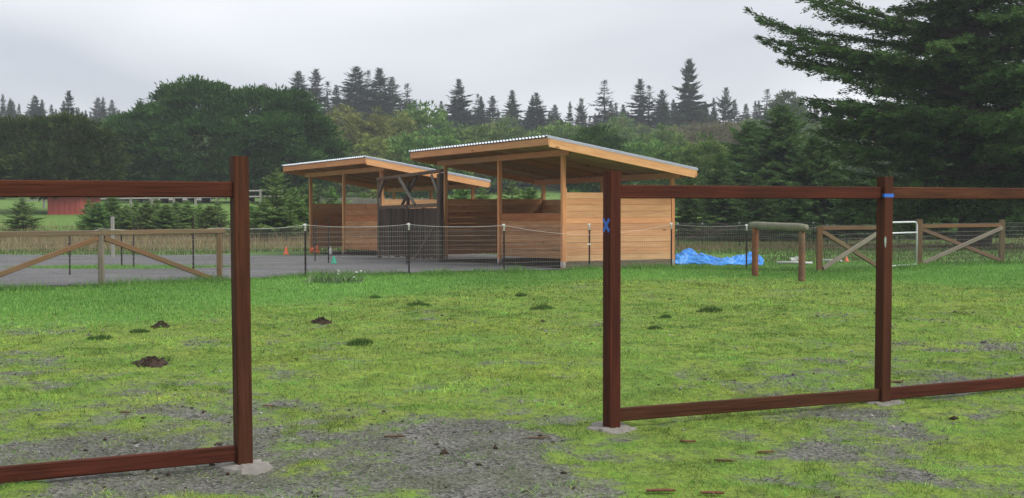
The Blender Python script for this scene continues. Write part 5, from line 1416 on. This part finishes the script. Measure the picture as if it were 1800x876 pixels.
# --- the wood on the hill behind, one mass (geometry nodes on points)
def wood_mass(name, label, proto, pts, rots, scl):
    me = bpy.data.meshes.new(name); me.vertices.add(len(pts)); me.vertices.foreach_set("co", np.ascontiguousarray(pts, np.float32).ravel())
    a = me.attributes.new("turn", 'FLOAT', 'POINT'); a.data.foreach_set("value", np.ascontiguousarray(rots, np.float32))
    a = me.attributes.new("size", 'FLOAT', 'POINT'); a.data.foreach_set("value", np.ascontiguousarray(scl, np.float32))
    o = obj(name, me); o["kind"] = "stuff"; o["label"] = label; o["category"] = "woodland"
    ng = bpy.data.node_groups.new(name, 'GeometryNodeTree'); ng.interface.new_socket("Geometry", in_out='INPUT', socket_type='NodeSocketGeometry'); ng.interface.new_socket("Geometry", in_out='OUTPUT', socket_type='NodeSocketGeometry')
    N_, L_ = ng.nodes, ng.links
    gi, go = N_.new("NodeGroupInput"), N_.new("NodeGroupOutput"); ins = N_.new("GeometryNodeInstanceOnPoints"); inf = N_.new("GeometryNodeObjectInfo"); inf.inputs["Object"].default_value = proto; inf.inputs["As Instance"].default_value = True
    na = N_.new("GeometryNodeInputNamedAttribute"); na.data_type = 'FLOAT'; na.inputs["Name"].default_value = "turn"; nb = N_.new("GeometryNodeInputNamedAttribute"); nb.data_type = 'FLOAT'; nb.inputs["Name"].default_value = "size"
    cx_ = N_.new("ShaderNodeCombineXYZ"); L_.new(na.outputs[0], cx_.inputs[2]); L_.new(cx_.outputs[0], ins.inputs["Rotation"]); L_.new(nb.outputs[0], ins.inputs["Scale"])
    L_.new(gi.outputs[0], ins.inputs["Points"]); L_.new(inf.outputs["Geometry"], ins.inputs["Instance"]); L_.new(ins.outputs[0], go.inputs[0])
    md = o.modifiers.new("trees", 'NODES'); md.node_group = ng
crown_of = {}
for o in list(C.objects):
    if o.name.startswith("crown"): crown_of.setdefault(o.data.name, o)
def crowns(p): return crown_of[p[0].name]
wr_ = np.random.default_rng(77)
def hill(n, y0, y1, hmin, hmax, proto, name, label, xk=.46, avoid=None):
    y = wr_.uniform(y0, y1, n); x = wr_.uniform(-1, 1, n) * xk * y
    z = terrain(x, y); hh = wr_.uniform(hmin, hmax, n)
    wood_mass(name, label, crowns(proto), np.stack([x, y, z - .3], 1), wr_.uniform(0, 6.28, n), hh / proto[2])
hill(150, 240, 310, 5.5, 10.5, SPR[0], "distant_spruce_wood", "mass of far spruces covering the hill behind")
hill(150, 238, 300, 5.5, 10.5, SPR[1], "distant_spruce_wood", "mass of far ragged spruces covering the hill behind")
hill(120, 230, 320, 4.5, 8.5, SPR[2], "distant_spruce_wood", "mass of far broad spruces covering the hill behind")
yl = wr_.uniform(300, 365, 70); xl = (wr_.uniform(-150, 300, 70) - CX) / F * yl
wood_mass("far_left_spruce_wood", "misty line of far spruces beyond the left cypress trees", crowns(SPR[1]), np.stack([xl, yl, terrain(xl, yl) - .3], 1), wr_.uniform(0, 6.28, 70), wr_.uniform(7.5, 11, 70) / 20)
hill(60, 330, 480, 6, 10, SPR[0], "farthest_spruce_wood", "farthest misty spruces along the ridge")
hill(80, 170, 250, 4, 6.5, ALD[0], "slope_thicket", "mass of green broadleaf thicket on the slope")
hill(70, 165, 245, 3.6, 6, ALD[1], "slope_thicket", "mass of low broad green thicket on the slope")
hill(50, 160, 230, 4, 6.5, WIL[0], "slope_thicket", "mass of olive thicket on the slope")
hill(40, 125, 165, 4, 6.5, ALD[1], "slope_foot_thicket", "mass of low green bushes at the foot of the slope")
hill(34, 128, 165, 4, 6, WIL[1], "slope_foot_thicket", "mass of low olive bushes at the foot of the slope")

# ================================================================== HAZE
mb = MB(); mb.box((0, 337, 29), (910, 0, 0), (0, 748, 0), (0, 0, 68))
hz = bpy.data.meshes.new("haze"); hz.from_pydata(mb.v, [], mb.f); hz.update()
ho = obj("haze", hz); ho["kind"] = "stuff"
m = bpy.data.materials.new("haze air"); m.use_nodes = True; nt = m.node_tree; nt.nodes.clear()
out = nt.nodes.new("ShaderNodeOutputMaterial"); pv = nt.nodes.new("ShaderNodeVolumePrincipled")
pv.inputs["Color"].default_value = (.86, .91, .98, 1); pv.inputs["Density"].default_value = .0006; pv.inputs["Anisotropy"].default_value = .1
nt.links.new(pv.outputs[0], out.inputs["Volume"]); hz.materials.append(m)
